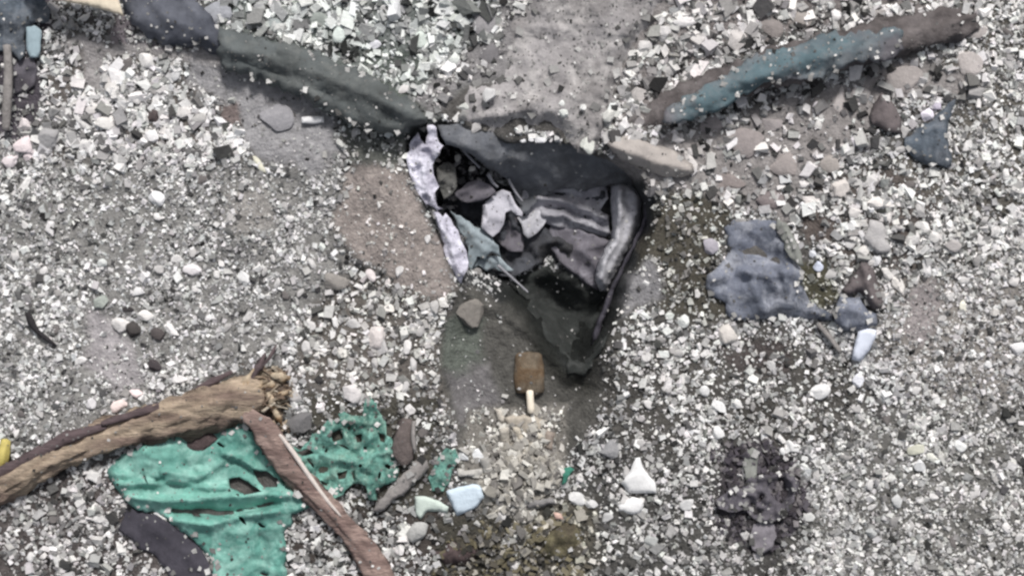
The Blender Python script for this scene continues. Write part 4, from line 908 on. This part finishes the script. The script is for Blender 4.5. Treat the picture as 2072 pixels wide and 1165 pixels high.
tag(tube('pale_stick', [bz(1655, 655, .04), bz(1680, 685, .05), bz(1700, 712, .04)], [5, 5, 4], M_dustwood, seg=8, rough=.15, seed=37), 'short grey stick below the folded sack', 'stick')

# ------------------------------------------------------------------ cylinder on the dust below the pit
cyl = empty('ochre_cylinder', 1072, 765, hz(1072, 765))
tag(cyl, 'small ochre brown cylinder with a cream white rod on the dust below the pit', 'cylinder')
tube('casing', [bz(1070, 714, .03), bz(1070, 718, .03), bz(1070, 760, .03), bz(1071, 792, .03), bz(1071, 796, .03)], [14, 27, 32, 29, 16], M_rust, cyl, seg=22, rough=.04, seed=41, flat=.5)
tube('rod', [bz(1072, 790, .08), bz(1073, 812, .08), bz(1075, 834, .08)], [7.5, 7.5, 7.5], M_rod, cyl, seg=12, rough=.02, seed=42)

# ------------------------------------------------------------------ cream rubble heap
LAB = ['cream broken slab piece at the top of the rubble heap below the cylinder', 'long cream sliver on the left side of the rubble heap', 'cream knobbly piece in the centre of the rubble heap',
       'cream wedge on the right flank of the rubble heap', 'thin cream sliver at the lower left of the rubble heap', 'thin white upright sliver in the foot of the rubble heap', 'short cream bar left of the rubble heap',
       'grey cream slab leaning on the right of the rubble heap', 'small cream chunk above the right flank of the rubble heap', 'narrow upright cream piece on the upper left of the rubble heap', 'dusty grey bar across the foot of the rubble heap', 'pale upright sliver at the bottom of the rubble heap',
       'small whitish chunk in the middle of the rubble heap', 'pinkish chip at the lower right of the rubble heap', 'cream crooked piece over the centre of the rubble heap']
RUB = [([(1020, 845), (1060, 838), (1100, 850), (1098, 872), (1060, 880), (1030, 870)], .05, (176, 168, 156)), ([(1010, 868), (1028, 866), (1034, 910), (1026, 950), (1014, 940)], .04, (184, 178, 168)),
       ([(1034, 890), (1070, 884), (1086, 905), (1070, 940), (1036, 945), (1022, 925)], .06, (174, 168, 158)), ([(1086, 905), (1108, 920), (1126, 944), (1128, 962), (1110, 966), (1082, 952), (1076, 934)], .05, (166, 162, 156)),
       ([(970, 925), (990, 922), (1008, 965), (1012, 1010), (996, 1012), (984, 972)], .03, (158, 156, 152)), ([(1016, 962), (1030, 962), (1034, 1000), (1028, 1022), (1018, 1018)], .04, (204, 200, 194)),
       ([(926, 948), (978, 948), (980, 960), (930, 962)], .03, (178, 176, 172)), ([(1100, 868), (1122, 874), (1118, 910), (1098, 905)], .04, (140, 130, 122)), ([(1082, 872), (1104, 880), (1100, 894), (1080, 890)], .05, (196, 190, 178)),
       ([(1000, 826), (1012, 828), (1024, 852), (1016, 860), (1004, 850)], .04, (190, 184, 174)), ([(1062, 1012), (1122, 1008), (1124, 1020), (1064, 1026)], .03, (132, 130, 130)), ([(1020, 1020), (1034, 1018), (1040, 1040), (1028, 1046)], .03, (186, 182, 172)),
       ([(1046, 925), (1062, 920), (1070, 936), (1052, 942)], .09, (206, 202, 194)), ([(1118, 1036), (1136, 1040), (1142, 1052), (1124, 1050)], .05, (206, 176, 164)), ([(1036, 862), (1050, 866), (1062, 884), (1080, 890), (1076, 898), (1052, 894), (1040, 882)], .10, (192, 184, 170))]
for k, (p, t, c) in enumerate(RUB):
    tag(plate('rubble_piece', p, t, mat('rubble_%d%d%d' % c, lin(*c), n_scale=24, n_amt=.22, bump=.6, bump_scale=34), seed=60 + k, rag=2.5, keep=False, lump=.02, tilt=(r.uniform(-.2, .2), r.uniform(-.1, .3)), z0=hz(p[0][0], p[0][1]) + r.uniform(0, .03)), LAB[k], 'rubble')
tag(sheet('mossy_clod', [(1128, 1062), (1160, 1052), (1180, 1075), (1176, 1110), (1150, 1140), (1110, 1140), (1088, 1118), (1100, 1085)], M_moss, lift=.07, rumple=.04, rscale=20, step=5, thick=.05, seed=80, edge_drop=.06, edge_w=16, rag=4), 'mossy olive brown clod at the bottom edge below the rubble heap', 'clod')
tag(sheet('brown_clod', [(905, 1092), (950, 1088), (975, 1100), (970, 1130), (940, 1150), (900, 1146), (880, 1120)], M_brownrock, lift=.04, rumple=.04, rscale=22, step=5, thick=.04, seed=81, edge_drop=.05, edge_w=16, rag=4), 'dark brown earth clod at the bottom edge below the pale sheets', 'clod')

# ------------------------------------------------------------------ lumps in the soft dusty areas
k = 0
for i, (x, y, w, h, a, c, lab) in enumerate([
    (1510, 290, 90, 60, 10, (150, 143, 142), 'broad dusty hump in the soft ground right of the pale cloth fold'), (1590, 330, 70, 54, 0, (156, 149, 147), 'dusty rounded hump in the soft ground above the tarpaulin'),
    (1440, 250, 60, 40, -20, (148, 142, 142), 'dusty hump directly below the teal beam'), (1395, 325, 22, 50, -30, (206, 202, 200), 'long pale dusty splinter below the teal beam'), (1380, 275, 24, 14, 0, (206, 202, 202), 'small pale stone above the long pale dusty splinter'),
    (1560, 250, 50, 34, 0, (158, 152, 152), 'flat dusty stone in the soft ground below the beam'), (1700, 200, 26, 56, 5, (186, 180, 178), 'upright dusty pale stone left of the brown cloth'), (1740, 190, 44, 30, 0, (178, 172, 170), 'dusty pale stone above the brown cloth'),
    (1830, 160, 80, 60, 0, (160, 154, 152), 'wide smooth dusty stone right of the beam'), (1960, 130, 60, 50, 0, (176, 170, 168), 'dusty pale stone at the right of the soft ground'), (1975, 60, 50, 40, 0, (170, 164, 162), 'dusty pale stone past the end of the beam'),
    (1680, 330, 46, 40, 20, (160, 154, 150), 'dusty stone left of the right cluster'), (1480, 370, 60, 50, 0, (140, 132, 130), 'dusty brown hump above the tarpaulin corner'),
    (1560, 400, 60, 46, 0, (130, 122, 122), 'darker brown hump close to the tarpaulin'), (560, 240, 70, 60, 0, (150, 149, 153), 'low smooth dusty hump in the pale dust left of the pit'), (1700, 300, 30, 26, 0, (186, 182, 182), 'dusty pale stone below the brown cloth'),
    (1450, 30, 60, 40, 20, (168, 164, 162), 'dusty rock right of the slab at the top edge'), (1560, 60, 54, 44, 0, (140, 134, 132), 'dull brown-grey rock above the teal beam'), (1620, 40, 60, 34, 0, (160, 154, 150), 'curved dusty stone above the teal beam, near the white round one'),
    (1800, 22, 80, 30, -8, (160, 156, 154), 'long dusty stone above the right end of the beam'), (980, 40, 50, 70, 10, (150, 148, 150), 'dusty dull stone left of the slab at the top edge'), (990, 110, 44, 50, 0, (120, 118, 120), 'dark dusty stone tucked against the left of the slab'),
    (640, 40, 60, 50, 0, (150, 156, 152), 'dusty greenish rock above the long dark strip'), (560, 55, 50, 34, 10, (150, 156, 156), 'flat dusty rock above the wide part of the strip'), (440, 30, 60, 60, 0, (158, 160, 166), 'smooth bluish dusty stone right of the wide wrapping')]):
    stone(x, y, w, h, a, c, lab, t=min(w, h) * .3, sink=.42, cuts=5)

# ------------------------------------------------------------------ gravel
N_OBJ = 190     # further stones that are objects of their own
def free_mask(x, y):
    m = np.ones(x.shape, bool)
    for p in KEEP_OUT:
        xs = [a for a, _ in p]; ys = [b for _, b in p]
        c = (x > min(xs)) & (x < max(xs)) & (y > min(ys)) & (y < max(ys))
        if c.any():
            j = np.where(c)[0]; m[j[sdist(x[j], y[j], p) > 5 * rng.random(len(j))]] = False
    return m
def stone_cols(n, bri, tint, spread=1.0):
    u = rng.random(n)
    # a mixture of chalk white, grey and dark stones, as reflectance in display values
    v = np.where(u < .25, rng.normal(220, 10, n), np.where(u < .58, rng.normal(182, 16, n), np.where(u < .83, rng.normal(144, 18, n), rng.normal(80, 22, n))))
    v = np.clip(v + bri * 130, 38, 230) / 255
    l = np.where(v <= .04045, v / 12.92, ((v + .055) / 1.055) ** 2.4)
    c = l[:, None] * tint * (1 + rng.normal(0, .012, (n, 3)))
    return np.clip(c, 0, .82)
def scatter(name, n, lo, hi, power, base, label, flatz=.6, box=(-420, 2492, -420, 1585), core=.72, sink=.3):
    nc = int(n * core)
    x = np.concatenate([rng.uniform(-20, 2092, nc), rng.uniform(box[0], box[1], n - nc)])
    y = np.concatenate([rng.uniform(-20, 1185, nc), rng.uniform(box[2], box[3], n - nc)])
    _, den, siz, bri, tint = zone_fields(x, y)
    clump = .72 + .45 * vnoise(x, y, 75, 91) + .55 * vnoise(x, y, 20, 92)
    keep = (rng.random(len(x)) < den * np.clip(clump, .25, 1.15)) & free_mask(x, y)
    x, y, siz, bri, tint = x[keep], y[keep], siz[keep], bri[keep], tint[keep]
    bri = bri + (-.12 if name == 'grit' else .03) + .14 * vnoise(x, y, 90, 93) + .18 * vnoise(x, y, 26, 94)
    n = len(x)
    u = rng.random(n)
    d = lo + (hi - lo) * u ** power
    d = d * siz
    bv, bf = base; nv = len(bv)
    V = np.repeat(bv[None], n, 0) * (1 + rng.uniform(-.3, .3, (n, nv, 1))) + rng.uniform(-.16, .16, (n, nv, 3))
    sc = np.stack([rng.uniform(.9, 1.25, n), rng.uniform(.42, 1, n), rng.uniform(flatz * .6, flatz * 1.2, n)], 1)
    V = V * sc[:, None, :]
    V = V * (d / 2 * S)[:, None, None]
    tx = rng.normal(0, .35, n); ty = rng.normal(0, .35, n); tz = rng.uniform(0, 2 * np.pi, n)
    def rot(V, a, i, j):
        c, s = np.cos(a)[:, None], np.sin(a)[:, None]
        p, q = V[..., i].copy(), V[..., j].copy()
        V[..., i] = p * c - q * s; V[..., j] = p * s + q * c
    rot(V, tz, 0, 1); rot(V, tx, 1, 2); rot(V, ty, 0, 2)
    z = height(x, y)
    k = (HC - z) / HC
    P = np.stack([(x - CX) * S * k, (CY - y) * S * k, z + d * S * flatz * (.5 - sink)], 1)
    V = V + P[:, None, :]
    col = np.repeat(stone_cols(n, bri, tint)[:, None, :], nv, 1)
    F = (bf[None] + (np.arange(n) * nv)[:, None, None]).reshape(-1, 3)
    o = fast_mesh(name, V.reshape(-1, 3), F, STONES, col.reshape(-1, 3), False)
    tag(o, label, kind='stuff')
    return n
scatter('grit', 90000, 3.5, 7, 1.3, OCT, 'fine pale grit strewn over all of the ground', core=.78)
scatter('gravel', 128000, 5, 14.5, 2.0, CUBE, 'mixed white, grey and dark gravel covering the ground', flatz=.5, core=.78)
scatter('coarse_gravel', 6000, 13, 24, 2.0, CUBE, 'coarser broken stones mixed through the gravel', core=.75)
# crumbs on the cloths, on the slab and in the cream rubble
nd = len(DUST); D = np.array(DUST)[:, :3]; dd = np.array(DUST)[:, 3]
V = CUBE[0][None] * (1 + rng.uniform(-.35, .35, (nd, 8, 1))) * (dd / 2 * S)[:, None, None] * np.array([1, .8, .5])
a = rng.uniform(0, 6.28, nd)[:, None]; vx, vy = V[..., 0].copy(), V[..., 1].copy()
V[..., 0] = vx * np.cos(a) - vy * np.sin(a); V[..., 1] = vx * np.sin(a) + vy * np.cos(a)
F = (CUBE[1][None] + (np.arange(nd) * 8)[:, None, None]).reshape(-1, 3)
vv = np.where(dd > 6, rng.normal(.33, .2, nd), rng.normal(.17, .08, nd)).clip(.04, .7)
o = fast_mesh('crumbs', (V + D[:, None, :]).reshape(-1, 3), F, STONES, np.repeat(np.stack([vv, vv * .99, vv * .97], 1), 8, 0))
tag(o, 'dust crumbs sprinkled over the cloths and the slab', kind='stuff')
def heap(name, label, poly, n, lo, hi, cols, up=.05, slim=0):
    xs = [p[0] for p in poly]; ys = [p[1] for p in poly]
    x = rng.uniform(min(xs), max(xs), n); y = rng.uniform(min(ys), max(ys), n)
    sd = sdist(x + 20 * vnoise(x, y, 26, 3), y + 20 * vnoise(x, y, 26, 4), poly); m = sd > 14 * rng.random(n) ** .6 - 4; x, y, sd = x[m], y[m], sd[m]; n = len(x)
    d = lo + (hi - lo) * rng.random(n) ** 1.8
    bv, bf = CUBE
    V = bv[None] * (1 + rng.uniform(-.35, .35, (n, 8, 1))) + rng.uniform(-.15, .15, (n, 8, 3))
    V = V * np.stack([np.ones(n), rng.uniform(.35, .9, n), rng.uniform(.3, .6, n)], 1)[:, None] * (d / 2 * S)[:, None, None]
    if slim: V = V * np.array([1.9, .4, .5])
    for (i, j, sg) in ((0, 1, 3.1 if not slim else .9), (1, 2, .4), (0, 2, .4)):
        a = rng.uniform(-sg, sg, n)[:, None]; p, q = V[..., i].copy(), V[..., j].copy()
        V[..., i] = p * np.cos(a) - q * np.sin(a); V[..., j] = p * np.sin(a) + q * np.cos(a)
    z = height(x, y) + up * rng.random(n) * smooth(sd / 30)
    k = (HC - z) / HC
    V = V + np.stack([(x - CX) * S * k, (CY - y) * S * k, z], 1)[:, None]
    cc = np.array([lin(*c) for c in cols])[rng.integers(0, len(cols), n)] * rng.uniform(.75, 1.15, (n, 1))
    tag(fast_mesh(name, V.reshape(-1, 3), (bf[None] + (np.arange(n) * 8)[:, None, None]).reshape(-1, 3), STONES, np.repeat(cc, 8, 0)), label, kind='stuff')
heap('cream_rubble', 'crumbled cream and grey rubble spilling downhill below the cylinder',
     [(990, 830), (1040, 820), (1100, 838), (1112, 880), (1140, 940), (1130, 985), (1100, 1010), (1060, 1050), (1010, 1060), (985, 1010), (960, 960), (985, 920), (1005, 880)], 1500, 6, 28,
     [(166, 162, 154), (150, 147, 142), (182, 179, 172), (124, 121, 118), (206, 204, 198)], .10)
heap('splinter_litter', 'small tan wood splinters around the broken end of the big branch',
     [(470, 760), (540, 725), (590, 745), (600, 800), (580, 860), (560, 880), (520, 850), (480, 820)], 900, 6, 20, [(160, 146, 128), (140, 124, 108), (190, 180, 164), (100, 88, 80), (124, 108, 94)], .16, 1)
heap('dirt_clods', 'brown and olive dirt crumbs at the bottom edge below the rubble', [(880, 1080), (960, 1060), (1060, 1050), (1140, 1030), (1190, 1060), (1190, 1120), (1170, 1230), (870, 1230)], 1300, 5, 22,
     [(84, 80, 72), (70, 68, 64), (108, 102, 84), (104, 102, 100), (150, 146, 138), (124, 118, 100)], .05)
heap('dark_crumbs', 'dark dirt crumbs around the crumpled bag', [(1440, 900), (1530, 870), (1620, 920), (1650, 990), (1620, 1080), (1550, 1130), (1470, 1090), (1440, 1000)], 900, 6, 20,
     [(74, 70, 76), (92, 88, 94), (60, 58, 60), (120, 116, 118)], .03)
heap('pit_litter', 'small grey and dark litter in the upper left of the pit', [(860, 285), (930, 300), (1010, 370), (980, 410), (900, 450), (868, 400), (850, 330)], 900, 5, 20,
     [(60, 60, 62), (88, 86, 88), (130, 128, 130), (44, 44, 46), (166, 164, 166)], .30)
heap('rim_crumbs', 'grey dirt crumbs along the ragged edge of the slab and the pit', [(860, 225), (960, 255), (1100, 268), (1200, 306), (1300, 330), (1370, 400), (1420, 470), (1380, 600), (1330, 620), (1320, 400), (1230, 325), (1080, 296), (900, 268)], 1100, 5, 18,
     [(120, 118, 116), (96, 94, 90), (150, 147, 144), (76, 74, 70)], .03)

# countable stones of the gravel fields
LANDMARKS = [(560, 110, 'the long cloth-wrapped beam'), (40, 60, 'the blue-grey cloth in the corner'), (14, 180, 'the weathered stick at the left edge'), (210, 249, 'the upper left cluster of pale stones'), (101, 282, 'the flat grey stone disc'),
    (48, 378, 'the long white splinter of stone'), (317, 401, 'the lone white block in the left gravel'), (590, 290, 'the smooth grey dust patch'), (790, 470, 'the brown dust patch'), (389, 548, 'the broad white stone'), (495, 563, 'the white angular stone'),
    (205, 612, 'the grey-green stone'), (80, 665, 'the charred stick'), (296, 660, 'the broken arc of white stones'), (240, 820, 'the pinkish stones above the branch'), (530, 780, 'the splintered branch end'), (765, 681, 'the big flat pinkish stone'),
    (708, 796, 'the egg-shaped stone'), (610, 855, 'the dark round rock'), (760, 900, 'the green netting'), (320, 1080, 'the charcoal sheet'), (120, 930, 'the left part of the big branch'), (700, 1060, 'the split plank'), (815, 975, 'the grey plank'), (905, 1015, 'the pale sheets'),
    (1060, 930, 'the rubble heap'), (1140, 1095, 'the mossy clod'), (1292, 970, 'the white triangular stone'), (1545, 1000, 'the crumpled bag'), (1546, 870, 'the thin upright white stone'), (1452, 823, 'the slanted white stone'), (1381, 649, 'the white stone below the tarpaulin'),
    (1473, 678, 'the pale cream stone'), (1660, 790, 'the round white stone'), (1745, 700, 'the cold white wedge'), (1740, 590, 'the folded sack'), (1773, 479, 'the large flat grey stone'), (1540, 540, 'the blue-grey tarpaulin'), (1640, 404, 'the flat white stone by the brown dust'),
    (1875, 280, 'the deep blue cloth'), (1795, 230, 'the triangular brown cloth'), (1948, 621, 'the upright cream stone'), (1890, 926, 'the oblong white stone'), (1940, 902, 'the three-cornered white stone'), (1926, 498, 'the smooth mid grey stone'), (1998, 738, 'the small white stone near the right edge'),
    (1690, 32, 'the bright round stone above the teal beam'), (1950, 50, 'the end of the teal beam'), (1384, 44, 'the flat white stone beside the slab'), (1140, 150, 'the dusty slab'), (920, 118, 'the bright white stone left of the slab'), (1762, 1075, 'the light grey stone at the bottom right'), (1318, 1093, 'the grey round stone at the bottom')]
SHAPES = ['squarish', 'rounded', 'wedge-shaped', 'blunt', 'chipped', 'lumpy', 'oblong', 'angular', 'flat-topped', 'stubby']
TONE_W = ['white', 'pale', 'light grey', 'mid grey', 'dark grey']
def describe(x, y, tone, s):
    a, b, n = min(LANDMARKS, key=lambda l: (l[0] - x) ** 2 + (l[1] - y) ** 2)
    dx, dy = x - a, y - b
    v = 'below' if dy > 0 else 'above'; h = 'right' if dx > 0 else 'left'
    if abs(dx) > 2.2 * abs(dy): w = h + ' of'
    elif abs(dy) > 2.2 * abs(dx): w = v
    else: w = v + ' and ' + h + ' of'
    far = 'close ' if math.hypot(dx, dy) < 55 else ''
    return '%s%s stone %s%s %s' % ('small ' if s < .85 else '', TONE_W[tone], far, w, n)
protos = []
pr = random.Random(77)
for k in range(10):
    v, f = chunk_mesh(pr, 27, pr.uniform(14, 23), pr.uniform(8, 12), 11, ICO1, .03)
    me = bpy.data.meshes.new('stone'); me.from_pydata([tuple(a) for a in v], [], [tuple(map(int, a)) for a in f]); me.update()
    protos.append(me)
tones = [(216, 214, 213), (204, 202, 201), (182, 180, 179), (150, 148, 147), (112, 108, 107)]
cache = {}
placed = 0; tries = 0
while placed < N_OBJ and tries < 6000:
    tries += 1
    x, y = pr.uniform(6, 2066), pr.uniform(6, 1158)
    xa, ya = np.array([x]), np.array([y])
    _, den, siz, bri, _ = zone_fields(xa, ya)
    if pr.random() > den[0] * min(siz[0], 1.5) * .6 or not free_mask(xa, ya)[0]: continue
    if any(math.hypot(x - a, y - b) < c + 16 for a, b, c in STONE_SPOTS): continue
    q = pr.choices(range(5), (5, 5, 4, 2, 1.3))[0]; pk = pr.randrange(10)
    if (q, pk) not in cache:
        me = protos[pk].copy(); me.materials.append(stone_mat(tones[q])); cache[(q, pk)] = me
    o = bpy.data.objects.new('stone', cache[(q, pk)])
    s = pr.uniform(.72, 1.12) * min(siz[0], 1.5) ** .6
    o.scale = (s, s, s); o.rotation_euler = (pr.uniform(-.2, .2), pr.uniform(-.2, .2), pr.uniform(0, 6.28))
    o.location = to_world(x, y, hz(x, y) + .012)
    link(o); tag(o, describe(x, y, q, s), 'stone', 'fist-sized stones lying in the gravel')
    STONE_SPOTS.append((x, y, 13 * s)); placed += 1
